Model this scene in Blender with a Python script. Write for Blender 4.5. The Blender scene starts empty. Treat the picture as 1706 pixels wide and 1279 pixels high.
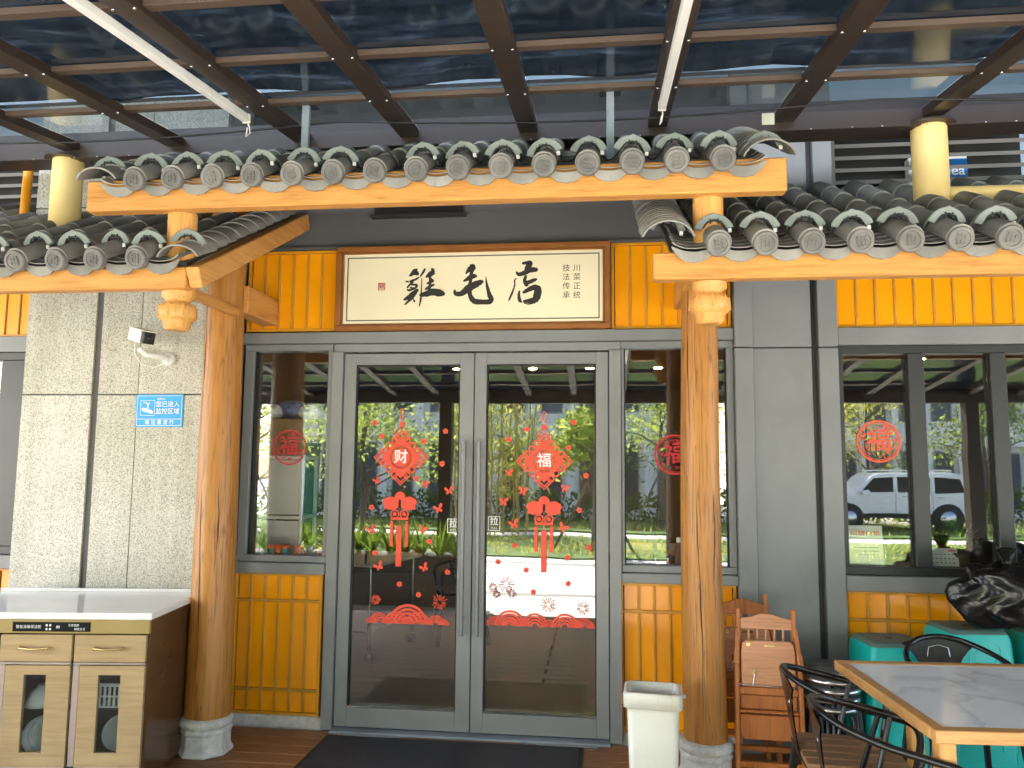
import bpy, bmesh, math, random
from mathutils import Vector, Matrix
R = math.radians
random.seed(7)
S = bpy.context.scene
COL = S.collection

# ------------------------------------------------------------------ camera, light, exposure
cam = bpy.data.cameras.new('Camera')
cam.sensor_fit = 'HORIZONTAL'; cam.sensor_width = 36.0
cam.lens = 36.0 * 1290.0 / 1706.0
cam.clip_start = 0.05; cam.clip_end = 600
co = bpy.data.objects.new('Camera', cam); COL.objects.link(co)
yaw, pit, rol = R(6.585), R(5.97), R(0.525)
fwd = Vector((-math.sin(yaw)*math.cos(pit), math.cos(yaw)*math.cos(pit), math.sin(pit)))
rt = Vector((math.cos(yaw), math.sin(yaw), 0)); up = rt.cross(fwd)
rt2 = rt*math.cos(rol) + up*math.sin(rol); up2 = up*math.cos(rol) - rt*math.sin(rol)
M = Matrix((rt2, up2, -fwd)).transposed().to_4x4(); M.translation = Vector((0, -4.6, 1.55))
co.matrix_world = M
S.camera = co

SUN_EL, SUN_AZ = R(43), R(180+30)          # azimuth clockwise from +Y: the sun stands on the street side
w = bpy.data.worlds.new('World'); S.world = w; w.use_nodes = True
nt = w.node_tree; bg = nt.nodes['Background']
sky = nt.nodes.new('ShaderNodeTexSky'); sky.sky_type = 'NISHITA'; sky.sun_disc = False
sky.sun_elevation = SUN_EL; sky.sun_rotation = SUN_AZ; sky.air_density = 1.0; sky.dust_density = 2.0
nt.links.new(sky.outputs[0], bg.inputs[0]); bg.inputs[1].default_value = 0.15
sl = bpy.data.lights.new('Sun', 'SUN'); sl.energy = 5.0; sl.angle = R(0.5); sl.color = (1, .95, .87)
so = bpy.data.objects.new('Sun', sl); COL.objects.link(so)
sd = Vector((math.sin(SUN_AZ)*math.cos(SUN_EL), math.cos(SUN_AZ)*math.cos(SUN_EL), math.sin(SUN_EL)))
so.rotation_euler = sd.to_track_quat('Z', 'Y').to_euler()
S.view_settings.view_transform = 'Standard'; S.view_settings.look = 'None'
S.view_settings.gamma = 1; S.view_settings.exposure = 3.15
S.cycles.max_bounces = 10; S.cycles.diffuse_bounces = 5; S.cycles.glossy_bounces = 5
S.cycles.transparent_max_bounces = 24; S.cycles.transmission_bounces = 6

# ------------------------------------------------------------------ mesh helpers
class MB:
    def __init__(s): s.v = []; s.f = []; s.sm = []
    def add(s, vs, fs, smooth=False):
        b = len(s.v); s.v += [tuple(p) for p in vs]
        for f in fs: s.f.append([i+b for i in f]); s.sm.append(smooth)
        return s
    def box(s, x0, x1, y0, y1, z0, z1):
        vs = [(x0,y0,z0),(x1,y0,z0),(x1,y1,z0),(x0,y1,z0),(x0,y0,z1),(x1,y0,z1),(x1,y1,z1),(x0,y1,z1)]
        return s.add(vs, [(0,3,2,1),(4,5,6,7),(0,1,5,4),(1,2,6,5),(2,3,7,6),(3,0,4,7)])
    def bar(s, p, q, wx, wz, upv=(0,0,1)):                   # rectangular bar from p to q
        p, q = Vector(p), Vector(q); d = (q-p).normalized(); u = Vector(upv)
        if abs(d.dot(u)) > .98: u = Vector((0,1,0))
        a = d.cross(u).normalized()*wx/2; b = a.cross(d).normalized()*wz/2
        vs = [p-a-b,p+a-b,p+a+b,p-a+b,q-a-b,q+a-b,q+a+b,q-a+b]
        return s.add(vs, [(0,1,2,3),(7,6,5,4),(0,4,5,1),(1,5,6,2),(2,6,7,3),(3,7,4,0)])
    def tube(s, pts, r, n=8, caps=True, closed=False):
        pts = [Vector(p) for p in pts]; m = len(pts)
        rs = r if isinstance(r, (list, tuple)) else [r]*m
        rings = []; prev = None
        for i, p in enumerate(pts):
            if closed: d = pts[(i+1) % m]-pts[i-1]
            else: d = pts[min(i+1, m-1)]-pts[max(i-1, 0)]
            d.normalize()
            if prev is None:
                a = d.cross(Vector((0,0,1)))
                if a.length < .05: a = d.cross(Vector((0,1,0)))
            else: a = prev-d*prev.dot(d)
            a.normalize(); prev = a; b = d.cross(a)
            rings.append([p+(a*math.cos(t)+b*math.sin(t))*rs[i] for t in [2*math.pi*k/n for k in range(n)]])
        vs = [v for rg in rings for v in rg]; fs = []
        for i in range(m if closed else m-1):
            j = (i+1) % m
            for k in range(n): fs.append((i*n+k, i*n+(k+1) % n, j*n+(k+1) % n, j*n+k))
        s.add(vs, fs, True)
        if caps and not closed:
            s.add(rings[0], [list(range(n))[::-1]]); s.add(rings[-1], [list(range(n))])
        return s
    def lathe(s, prof, n=20, c=(0,0,0), axis='Z', smooth=True, a0=0.0):
        vs = []; fs = []
        for r, z in prof:
            for k in range(n):
                t = a0+2*math.pi*k/n
                if axis == 'Z': vs.append((c[0]+r*math.cos(t), c[1]+r*math.sin(t), c[2]+z))
                else: vs.append((c[0]+r*math.cos(t), c[1]+z, c[2]+r*math.sin(t)))
        for i in range(len(prof)-1):
            for k in range(n):
                q = (i*n+k, i*n+(k+1) % n, (i+1)*n+(k+1) % n, (i+1)*n+k)
                fs.append(q if axis == 'Z' else q[::-1])
        s.add(vs, fs, smooth)
        m = len(prof)-1
        if prof[0][0] > 1e-5: s.add(vs[:n], [list(range(n))[::-1]])
        if prof[m][0] > 1e-5: s.add(vs[m*n:], [list(range(n))])
        return s
    def prism(s, poly, y0, y1):                                # polygon in XZ extruded along Y
        n = len(poly)
        vs = [(x, y0, z) for x, z in poly]+[(x, y1, z) for x, z in poly]
        fs = [list(range(n)), list(range(n, 2*n))[::-1]]+[(i, i+n, (i+1) % n+n, (i+1) % n) for i in range(n)]
        return s.add(vs, fs)
    def xf(s, m):
        s.v = [tuple(m @ Vector(p)) for p in s.v]; return s
    def mesh(s, name, bev=0, seg=1):
        me = bpy.data.meshes.new(name); bm = bmesh.new()
        vv = [bm.verts.new(p) for p in s.v]
        for f, sm in zip(s.f, s.sm):
            try: fc = bm.faces.new([vv[i] for i in f]); fc.smooth = sm
            except ValueError: pass
        bm.normal_update()
        if bev:
            bmesh.ops.remove_doubles(bm, verts=bm.verts, dist=1e-5)
            bmesh.ops.recalc_face_normals(bm, faces=bm.faces)
            ed = [e for e in bm.edges if len(e.link_faces) == 2 and e.calc_face_angle(0) > .6]
            bmesh.ops.bevel(bm, geom=ed, offset=bev, segments=seg, affect='EDGES', clamp_overlap=True, profile=.5)
        else: bmesh.ops.recalc_face_normals(bm, faces=bm.faces)
        bm.to_mesh(me); bm.free(); return me
    def build(s, name, mat, parent=None, bev=0, seg=1, loc=None):
        return link(name, s.mesh(name, bev, seg), mat, parent, loc)

def link(name, me, mat, parent=None, loc=None, rot=None):
    o = bpy.data.objects.new(name, me); COL.objects.link(o)
    if mat is not None and (not me.materials): me.materials.append(mat)
    if parent: o.parent = parent
    if loc: o.location = loc
    if rot: o.rotation_euler = rot
    return o
def tag(o, label, cat, group=None):
    o['label'] = label; o['category'] = cat
    if group: o['group'] = group
    return o
def thing(name, label, cat, loc=(0,0,0), rz=0, group=None):
    o = bpy.data.objects.new(name, None); COL.objects.link(o); o.empty_display_size = .05
    o.location = loc; o.rotation_euler = (0,0,rz); return tag(o, label, cat, group)
def struct(o): o['kind'] = 'structure'; return o
def stuff(o): o['kind'] = 'stuff'; return o
def kids(o): return [c for c in bpy.data.objects if c.parent == o]
def dup(o, loc=None, rz=None, label=None, parent=None, tree=None):
    c = o.copy(); COL.objects.link(c); c.parent = parent
    if loc is not None: c.location = loc
    if rz is not None: c.rotation_euler = (0,0,rz)
    if label: c['label'] = label
    for k in kids(o): dup(k, parent=c)
    return c
def text_mesh(body, size, bold=0.0):
    cu = bpy.data.curves.new('lettering', 'FONT'); cu.body = body; cu.size = size; cu.offset = bold
    cu.align_x = 'CENTER'; cu.align_y = 'CENTER'; cu.resolution_u = 3
    o = bpy.data.objects.new('lettering', cu); COL.objects.link(o)
    me = bpy.data.meshes.new_from_object(o.evaluated_get(bpy.context.evaluated_depsgraph_get()))
    bpy.data.objects.remove(o); return me
def lettering(body, size, mat, parent, x, y, z, bold=0.0, name='lettering'):
    me = text_mesh(body, size, bold); me.materials.clear()
    return link(name, me, mat, parent, (x, y, z), (R(90), 0, 0))

# ------------------------------------------------------------------ materials
def nodes(name):
    m = bpy.data.materials.new(name); m.use_nodes = True
    return m, m.node_tree, m.node_tree.nodes['Principled BSDF']
def N(t, typ, **kw):
    n = t.nodes.new(typ)
    for k, v in kw.items(): setattr(n, k, v)
    return n
def mapping(t, scale, coord='Object', rot=(0,0,0)):
    tc = N(t, 'ShaderNodeTexCoord'); mp = N(t, 'ShaderNodeMapping')
    mp.inputs['Scale'].default_value = scale; mp.inputs['Rotation'].default_value = rot
    t.links.new(tc.outputs[coord], mp.inputs[0]); return mp.outputs[0]
def worldpos(t, scale):
    g = N(t, 'ShaderNodeNewGeometry'); mp = N(t, 'ShaderNodeMapping'); mp.inputs['Scale'].default_value = scale
    t.links.new(g.outputs['Position'], mp.inputs[0]); return mp.outputs[0]
def noise(t, vec, scale, detail=4, rough=.55):
    n = N(t, 'ShaderNodeTexNoise'); n.inputs['Scale'].default_value = scale
    n.inputs['Detail'].default_value = detail; n.inputs['Roughness'].default_value = rough
    if vec is not None: t.links.new(vec, n.inputs['Vector'])
    return n.outputs['Fac']
def ramp(t, fac, stops):
    r = N(t, 'ShaderNodeValToRGB'); e = r.color_ramp.elements
    while len(e) < len(stops): e.new(.5)
    for k, (p, c) in zip(e, stops): k.position = p; k.color = (*c, 1) if len(c) == 3 else c
    t.links.new(fac, r.inputs[0]); return r.outputs[0]
def bump(t, h, p, strength=.3, dist=.01):
    b = N(t, 'ShaderNodeBump'); b.inputs['Strength'].default_value = strength; b.inputs['Distance'].default_value = dist
    t.links.new(h, b.inputs['Height']); t.links.new(b.outputs[0], p.inputs['Normal'])
def mixc(t, fac, a, b, mode='MIX'):
    m = N(t, 'ShaderNodeMix', data_type='RGBA', blend_type=mode)
    if isinstance(fac, (int, float)): m.inputs[0].default_value = fac
    else: t.links.new(fac, m.inputs[0])
    for s, i in ((a, 6), (b, 7)):
        if isinstance(s, tuple): m.inputs[i].default_value = (*s, 1)
        else: t.links.new(s, m.inputs[i])
    return m.outputs[2]
def tint(c, k): return tuple(min(1, x*k) for x in c)

def paint(name, col, rough=.5, var=.12, scale=6, metal=0, spec=.5, bmp=0, wear=0, each=.05):
    m, t, p = nodes(name)
    v = worldpos(t, (1,1,1)); n = noise(t, v, scale, 5, .6)
    c = ramp(t, n, [(.25, tint(col, 1-var)), (.75, tint(col, 1+var))])
    if wear:
        n2 = noise(t, worldpos(t, (1,1,.35)), scale*4, 6, .7)
        c = mixc(t, ramp(t, n2, [(.58, (0,0,0)), (.75, (wear,)*3)]), c, tint(col, .55))
    oi = N(t, 'ShaderNodeObjectInfo'); c = mixc(t, 1.0, c, ramp(t, oi.outputs['Random'], [(0, (1-each,)*3), (1, (1+each*.0+0,)*3)]), 'MULTIPLY')
    t.links.new(c, p.inputs['Base Color'])
    rr = N(t, 'ShaderNodeMapRange'); rr.inputs[3].default_value = rough*.8; rr.inputs[4].default_value = min(1, rough*1.25)
    t.links.new(n, rr.inputs[0]); t.links.new(rr.outputs[0], p.inputs['Roughness'])
    p.inputs['Metallic'].default_value = metal; p.inputs['Specular IOR Level'].default_value = spec
    if bmp: bump(t, noise(t, v, scale*30, 3), p, bmp, .002)
    return m

def wood(name, light, dark, axis='Z', rough=.5, knots=True, gs=1.0, cracks=False, coord='Object'):
    m, t, p = nodes(name)
    st = {'X': (.6,9,9), 'Y': (9,.6,9), 'Z': (9,9,.6)}[axis]
    oi = N(t, 'ShaderNodeObjectInfo')
    v = mapping(t, tuple(a*gs for a in st), coord)
    va = N(t, 'ShaderNodeVectorMath', operation='ADD'); t.links.new(v, va.inputs[0])
    cv = N(t, 'ShaderNodeVectorMath', operation='SCALE'); cv.inputs[3].default_value = 37
    cx = N(t, 'ShaderNodeCombineXYZ')
    for k in range(3): t.links.new(oi.outputs['Random'], cx.inputs[k])
    t.links.new(cx.outputs[0], cv.inputs[0]); t.links.new(cv.outputs[0], va.inputs[1])
    v = va.outputs[0]
    n1 = noise(t, v, 2.2, 8, .65); n2 = noise(t, v, 9, 4, .6)
    c = ramp(t, n1, [(.28, dark), (.47, tint(light, .86)), (.62, light), (.8, tint(light, 1.14))])
    c = mixc(t, .42, c, ramp(t, n2, [(.36, tint(dark, .85)), (.47, tint(light, .9)), (.62, tint(light, 1.08))]), 'MIX')
    if knots:
        kv = mapping(t, {'X': (2.4,.02,8), 'Y': (.02,2.4,8), 'Z': (6,6,2.4)}[axis], coord)
        vo = N(t, 'ShaderNodeTexVoronoi'); vo.inputs['Scale'].default_value = .9
        vd = N(t, 'ShaderNodeVectorMath', operation='ADD'); t.links.new(kv, vd.inputs[0]); t.links.new(cv.outputs[0], vd.inputs[1])
        t.links.new(vd.outputs[0], vo.inputs['Vector'])
        c = mixc(t, ramp(t, vo.outputs['Distance'], [(.035, (.85,.85,.85)), (.11, (0,0,0))]), c, tint(dark, .38))
    if cracks:
        cvn = mapping(t, (16,16,.45), coord)
        ck = noise(t, cvn, 1.6, 3, .5)
        c = mixc(t, ramp(t, ck, [(.488, (0,0,0)), (.5, (.75,.75,.75)), (.512, (0,0,0))]), c, tint(dark, .35))
    t.links.new(c, p.inputs['Base Color']); p.inputs['Roughness'].default_value = rough
    bump(t, n2, p, .25, .004); return m

def granite(name, base=(.60,.585,.53)):
    m, t, p = nodes(name); v = worldpos(t, (1,1,1))
    big = noise(t, v, 3.0, 4)
    c = ramp(t, noise(t, v, 165, 2, .6), [(.38, tint(base, .42)), (.46, tint(base, .85)), (.6, base), (.75, tint(base, 1.16))])
    c = mixc(t, ramp(t, noise(t, v, 240, 2, .5), [(.33, (.8,.8,.8)), (.385, (0,0,0))]), c, (.07,.068,.065))
    c = mixc(t, 1.0, c, ramp(t, big, [(.3, (.86,.85,.82)), (.7, (1,1,1))]), 'MULTIPLY')
    oi = N(t, 'ShaderNodeObjectInfo'); c = mixc(t, 1.0, c, ramp(t, oi.outputs['Random'], [(0, (.91,.90,.88)), (1, (1,1,1))]), 'MULTIPLY')
    c = mixc(t, 1.0, c, ramp(t, noise(t, worldpos(t, (9,9,.5)), 1.3, 5, .6), [(.36, (.86,.85,.82)), (.55, (1,1,1))]), 'MULTIPLY')
    t.links.new(c, p.inputs['Base Color']); p.inputs['Roughness'].default_value = .45
    bump(t, noise(t, v, 120, 2), p, .12, .002); return m

def glass(name, tintc=(.92,.95,.94), f0=.05, rough=0.0):
    m = bpy.data.materials.new(name); m.use_nodes = True; t = m.node_tree; t.nodes.clear()
    o = N(t, 'ShaderNodeOutputMaterial'); mx = N(t, 'ShaderNodeMixShader')
    tr = N(t, 'ShaderNodeBsdfTransparent'); tr.inputs[0].default_value = (*tintc, 1)
    g = N(t, 'ShaderNodeBsdfGlossy'); g.inputs['Roughness'].default_value = rough; g.inputs[0].default_value = (1,1,1,1)
    ge = N(t, 'ShaderNodeNewGeometry'); dt = N(t, 'ShaderNodeVectorMath', operation='DOT_PRODUCT')
    t.links.new(ge.outputs['Incoming'], dt.inputs[0]); t.links.new(ge.outputs['Normal'], dt.inputs[1])
    def mth(op, a, b=None):
        q = N(t, 'ShaderNodeMath', operation=op); q.use_clamp = op != 'MULTIPLY'
        for k, x in enumerate((a, b)):
            if x is None: continue
            if isinstance(x, (int, float)): q.inputs[k].default_value = x
            else: t.links.new(x, q.inputs[k])
        return q.outputs[0]
    f5 = mth('POWER', mth('SUBTRACT', 1.0, mth('ABSOLUTE', dt.outputs['Value'])), 5.0)
    fr_ = mth('ADD', mth('MULTIPLY', f5, 1-f0), f0)
    nz = noise(t, worldpos(t, (1,1,1)), 1.3, 2); b = N(t, 'ShaderNodeBump'); b.inputs['Strength'].default_value = .05; b.inputs['Distance'].default_value = .02
    t.links.new(nz, b.inputs['Height']); t.links.new(b.outputs[0], g.inputs['Normal'])
    t.links.new(fr_, mx.inputs[0]); t.links.new(tr.outputs[0], mx.inputs[1]); t.links.new(g.outputs[0], mx.inputs[2])
    t.links.new(mx.outputs[0], o.inputs[0]); return m

def leafmat(name, col, trans):
    m = bpy.data.materials.new(name); m.use_nodes = True; t = m.node_tree; t.nodes.clear()
    o = N(t, 'ShaderNodeOutputMaterial'); mx = N(t, 'ShaderNodeMixShader'); mx.inputs[0].default_value = .62
    d = N(t, 'ShaderNodeBsdfDiffuse'); tl = N(t, 'ShaderNodeBsdfTranslucent')
    n = noise(t, worldpos(t, (1,1,1)), 3.5, 3)
    t.links.new(ramp(t, n, [(.3, tint(col, .6)), (.7, tint(col, 1.4))]), d.inputs[0])
    t.links.new(ramp(t, n, [(.3, tint(trans, .7)), (.7, tint(trans, 1.3))]), tl.inputs[0])
    t.links.new(d.outputs[0], mx.inputs[1]); t.links.new(tl.outputs[0], mx.inputs[2]); t.links.new(mx.outputs[0], o.inputs[0]); return m

def net_mat():
    m = bpy.data.materials.new('shade net'); m.use_nodes = True; t = m.node_tree; t.nodes.clear()
    o = N(t, 'ShaderNodeOutputMaterial'); mx = N(t, 'ShaderNodeMixShader'); ad = N(t, 'ShaderNodeAddShader')
    d = N(t, 'ShaderNodeBsdfDiffuse'); d.inputs[0].default_value = (.02,.024,.03,1); tr = N(t, 'ShaderNodeBsdfTransparent'); tl = N(t, 'ShaderNodeBsdfTranslucent')
    n = noise(t, worldpos(t, (1.2,7,1)), 1.6, 7, .68); wv = noise(t, worldpos(t, (260,260,1)), 1, 1)
    t.links.new(mixc(t, 1.0, ramp(t, n, [(.42, (.0012,.0018,.0026)), (.56, (.0035,.0048,.0065)), (.66, (.012,.015,.019)), (.75, (.05,.055,.06))]), ramp(t, wv, [(.3, (.3,.3,.3)), (.7, (1.5,1.5,1.5))]), 'MULTIPLY'), tl.inputs[0])
    mx.inputs[0].default_value = .985
    t.links.new(d.outputs[0], ad.inputs[0]); t.links.new(tl.outputs[0], ad.inputs[1])
    t.links.new(tr.outputs[0], mx.inputs[1]); t.links.new(ad.outputs[0], mx.inputs[2]); t.links.new(mx.outputs[0], o.inputs[0]); return m

def emit(name, col, s):
    m, t, p = nodes(name); p.inputs['Base Color'].default_value = (*col, 1)
    p.inputs['Emission Color'].default_value = (*col, 1); p.inputs['Emission Strength'].default_value = s; return m

def bagmat():
    m, t, p = nodes('black plastic bag'); p.inputs['Base Color'].default_value = (.006,.006,.007,1); p.inputs['Roughness'].default_value = .27
    n = N(t, 'ShaderNodeTexNoise'); n.inputs['Scale'].default_value = 4.5; n.inputs['Detail'].default_value = 2.5; n.inputs['Distortion'].default_value = 2.2; n.inputs['Roughness'].default_value = .6
    t.links.new(worldpos(t, (1,1,1.8)), n.inputs['Vector']); bump(t, n.outputs['Fac'], p, .16, .04); return m
PINE_L, PINE_D = (.66,.315,.080), (.40,.15,.028)
MT = dict(
 beam=wood('orange stained pine beam', PINE_L, PINE_D, 'X', .5), beamY=wood('orange stained pine rafter', PINE_L, PINE_D, 'Y', .5),
 post=wood('varnished log post', (.47,.20,.036), (.24,.085,.013), 'Z', .40, True, .8, True),
 carved=wood('carved pendant wood', (.72,.37,.10), (.48,.20,.045), 'Z', .5, False),
 highchair=wood('reddish high chair wood', (.50,.165,.04), (.28,.075,.016), 'Z', .4, False),
 tray=wood('pale high chair tray', (.62,.30,.16), (.44,.19,.09), 'X', .35, False),
 tabletrim=wood('table edge wood', (.62,.32,.11), (.40,.18,.05), 'X', .45), tableleg=wood('table leg wood', (.68,.36,.10), (.45,.20,.05), 'Z', .45),
 slat=wood('chair seat slat', (.30,.16,.075), (.17,.085,.035), 'X', .5, False),
 deck=wood('deck plank', (.29,.135,.055), (.16,.07,.028), 'X', .5, False),
 oak=wood('cabinet oak laminate', (.46,.325,.165), (.36,.24,.11), 'X', .4, False, .8),
 tile=paint('grey clay tile', (.29,.282,.255), .72, .30, 7, bmp=.35, wear=.5, each=.32), tile2=paint('tile end cap clay', (.205,.20,.188), .75, .3, 14, bmp=.5, wear=.4, each=.25),
 lamp=paint('grey green lamp shade', (.22,.25,.23), .5, .15, 20), black=paint('black cable', (.012,.012,.013), .5, .1),
 white=paint('white plastic', (.78,.78,.75), .4, .05, 8), ivory=paint('ivory plastic', (.80,.79,.70), .38, .05, 5, wear=.25),
 bluewall=paint('upper wall with painted blue light', (.46,.60,.78), .4, .1, 2), louvre=paint('dark louvre slat', (.11,.105,.10), .5, .1, 3), linerm=glass('clear bin liner', (.96,.96,.95), .02), granite=granite('speckled granite', (.68,.66,.59)), joint=paint('granite joint', (.13,.127,.12), .8, .2, 30),
 stone=paint('carved stone base', (.66,.64,.60), .8, .25, 30, bmp=.6),
 grey=paint('grey painted metal cladding', (.215,.225,.23), .42, .12, 2.5, bmp=.05, wear=.22), grey2=paint('grey fascia', (.10,.10,.102), .55, .1, 2),
 alu=paint('grey door frame aluminium', (.235,.243,.247), .34, .10, 4, wear=.15), dark=paint('dark window frame', (.026,.028,.029), .4, .12, 4),
 gasket=paint('black gasket', (.01,.01,.01), .6, .1),
 yellow=paint('yellow gloss panel', (.98,.375,.003), .24, .06, 5, each=.07), batten=paint('ochre batten', (.56,.27,.03), .38, .15, 12),
 frame_y=paint('yellow panel frame', (.72,.33,.015), .35, .1, 8),
 brown=paint('brown canopy steel', (.034,.022,.016), .42, .15, 5), brown2=paint('brown canopy purlin', (.085,.058,.042), .4, .15, 5),
 cream=paint('cream yellow steel post', (.84,.62,.24), .42, .12, 3, wear=.3), orange=paint('orange pipe', (.88,.36,.01), .35, .05),
 steel=paint('blue grey steel strut', (.22,.27,.31), .4, .15, 12), chrome=paint('steel tube', (.6,.6,.6), .22, .05, 8, metal=1),
 signwood=paint('brown sign moulding', (.30,.115,.03), .3, .2, 8), signface=paint('cream sign face', (.88,.79,.56), .45, .03, 3),
 ink=paint('black ink', (.022,.020,.016), .6, .2, 60), inkline=paint('sign border line', (.10,.11,.085), .6, .05), seal=paint('red seal', (.45,.05,.04), .6, .1),
 red=paint('red vinyl decal', (.82,.075,.035), .5, .08, 10), darkred=paint('dark red decal', (.50,.014,.018), .5, .1, 20), maroon=paint('maroon firework decal', (.28,.04,.035), .5, .1),
 blue=paint('blue notice', (.0,.36,.80), .4, .04, 3), letter=paint('white lettering', (.85,.86,.86), .5, .02),
 glass=glass('door glass', (.96,.98,.97), .10), canopyglass=glass('tinted canopy glass', (.42,.50,.58), .014, .09), clear=glass('cabinet glass', (.90,.93,.93), .025),
 net=net_mat(), mat=paint('dark floor mat', (.030,.032,.040), .9, .4, 60, bmp=.9, wear=.3),
 counter=paint('white stone counter', (.88,.88,.86), .12, .05, 3), gold=paint('champagne metal trim', (.36,.27,.095), .35, .12, 6),
 brass=paint('gold drawer handle', (.80,.60,.28), .25, .1, 8, metal=1), sidew=paint('brown cabinet side', (.10,.045,.018), .22, .1, 3),
 panelblack=paint('black control panel', (.008,.008,.010), .5, .05, spec=.15), inside=paint('cabinet inside', (.06,.065,.07), .5, .1), rosegold=paint('rose metal strip', (.55,.46,.42), .3, .08, metal=.6),
 porcelain=paint('white porcelain', (.80,.84,.84), .15, .03), teal=paint('teal plastic', (.0,.42,.385), .42, .10, 6, wear=.25), tealgrey=paint('grey teal stool top', (.10,.17,.155), .5, .15, 12),
 blackmetal=paint('black chair metal', (.010,.010,.011), .24, .15, 6), stooltop=paint('dark stool seat', (.075,.08,.08), .4, .2, 8),
 bag=bagmat(), bundle=paint('blue and white wrapping', (.16,.22,.40), .4, .8, 25), card2=paint('aged paper', (.42,.40,.30), .7, .1, 6), card=paint('brown cardboard', (.36,.24,.13), .7, .1, 6), paper=paint('white paper', (.90,.90,.87), .7, .04),
 greenp=paint('green bottle', (.10,.40,.04), .25, .1), canr=paint('orange red can', (.75,.14,.03), .3, .1), cant=paint('teal can', (.01,.35,.34), .3, .1), can=paint('silver can', (.5,.5,.48), .3, .05),
 wallin=paint('brown interior wall', (.115,.095,.075), .7, .1, 2), ceilin=paint('interior ceiling', (.15,.12,.09), .7, .1, 2), floorin=wood('interior floor', (.12,.075,.045), (.07,.042,.025), 'X', .35, False),
 downlight=emit('downlight glow', (1,.86,.62), 22), redplain=paint('red pole paint', (.65,.02,.03), .35, .05),
 pave=paint('pale paving', (.62,.59,.53), .7, .12, .8), bandm=paint('grey paving band', (.22,.22,.21), .7, .1, 2), lawn=paint('lawn grass', (.085,.15,.022), .9, .35, 1.5),
 concrete=paint('pale building wall', (.86,.81,.70), .7, .08, .6), winglass=paint('dark building window', (.05,.06,.075), .12, .3, .7), greybuild=paint('grey building trim', (.30,.31,.32), .6, .1, 1),
 leaf=leafmat('tree leaves', (.12,.18,.04), (.42,.50,.12)), leaf2=leafmat('yellow green leaves', (.16,.20,.04), (.52,.52,.12)), leaf3=leafmat('plant blades', (.10,.24,.05), (.2,.36,.05)),
 bark=paint('tree bark', (.12,.09,.065), .9, .3, 20), bamboo=paint('bamboo stems', (.40,.30,.08), .6, .2, 5), carw=paint('white car paint', (.72,.72,.72), .15, .02), carg=paint('car window', (.015,.018,.02), .05, .1), tyre=paint('tyre rubber', (.015,.015,.015), .7, .1),
 hedge=leafmat('hedge leaves', (.05,.10,.015), (.14,.22,.02)), greenbox=paint('green kiosk', (.03,.15,.10), .4, .1, 3), acbox=paint('white unit casing', (.72,.72,.70), .4, .05), acblue=paint('blue label', (.01,.16,.55), .4, .05),
 crack=paint('dark crack', (.05,.02,.006), .9, .2, 30), handle=paint('brushed steel handle', (.20,.205,.21), .42, .08, 8, metal=.6), plum=paint('terracotta pot', (.30,.10,.04), .7, .1),
)

# ------------------------------------------------------------------ ground
base = struct(MB().box(-60, 60, -80, 14, -.62, -.36).build('ground', MT['pave']))
pv = struct(MB().box(-40, 40, -17.0, -3.95, -.355, -.3).build('pavement', MT['pave']))
for yb in (-6.75, -10.4): struct(MB().box(-40, 40, yb-.1, yb+.1, -.3, -.295).build('paving_band', MT['bandm']))
st = struct(MB().box(-14, 14, -3.95, -3.62, -.3, -.15).build('step', MT['pave'], bev=.006))
deckb = struct(MB().box(-14, 14, -3.62, 9, -.3, -.032).build('deck_base', MT['brown']))
deck = struct(MB().box(-14, 14, -3.62, -3.60, -.15, -.03).build('deck', MT['deck']))
pm = MB().box(-1.35, 1.35, -.062, .062, -.028, 0).mesh('plank', .004)
for i in range(27):
    for j in range(4):
        x = -4.1+j*2.72+(.9 if i % 2 else 0)-.4
        p = link('plank', pm, MT['deck'], deck, (x, -3.52+i*.131, random.uniform(-.001, .001)))

# ------------------------------------------------------------------ shop front walls
wall = thing('shop_building', 'restaurant building with grey fascia above the glass entrance', 'building', (0, .1, 0))
def wpart(name, mb, mat, bev=0, **k):
    o = mb.build(name, mat, wall, bev); o.location = (0, -.1, 0); return o
wpart('fascia', MB().box(-2.24, 1.34, .03, .2, 2.9, 3.9), MT['grey2'])
wpart('fascia', MB().box(1.345, 9, .10, .2, 2.68, 3.0), MT['grey2'])
wpart('upper_wall', MB().box(-9, 9, .35, .5, 3.0, 7.5), MT['bluewall'])  # wall colour carries the blue light showing through the rear canopy panes
wpart('backing_wall', MB().box(-2.24, .766, .031, .2, 2.285, 2.899), MT['grey2'])
wpart('backing_wall', MB().box(1.345, 9, .031, .099, 2.36, 3.0), MT['grey2'])
wpart('backing_wall', MB().box(-9, -3.49, .031, .099, 2.36, 3.0), MT['grey2'])
wpart('ceiling_void', MB().box(-9, 9, .201, .34, 2.71, 3.0), MT['grey2'])
wpart('sun_block_slab', MB().box(-9, 9, -2.1, .349, 4.3, 4.55), MT['grey2'])  # unseen slab, added to keep direct sun off the fascia below
wpart('fascia', MB().box(-9, -3.5, .10, .2, 2.66, 2.95), MT['grey2'])
wpart('coping', MB().box(-2.24, .76, -.012, .03, 2.885, 2.905), MT['grey2'])
wpart('interior_floor', MB().box(-7, 7, .06, 6.5, -.031, -.002), MT['floorin'])
wpart('interior_ceiling', MB().box(-7, 7, .2, 6.5, 2.62, 2.7), MT['ceilin'])
wpart('interior_wall', MB().box(-7, 7, 6.4, 6.5, 0, 2.62), MT['wallin'])
wpart('interior_wall', MB().box(-7.1, -7, .0, 6.5, 0, 2.7), MT['wallin'])
wpart('interior_wall', MB().box(7, 7.1, .0, 6.5, 0, 2.7), MT['wallin'])
wpart('interior_partition', MB().box(-2.75, -2.5, .31, 1.6, 0, 2.62), MT['wallin'])
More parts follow.
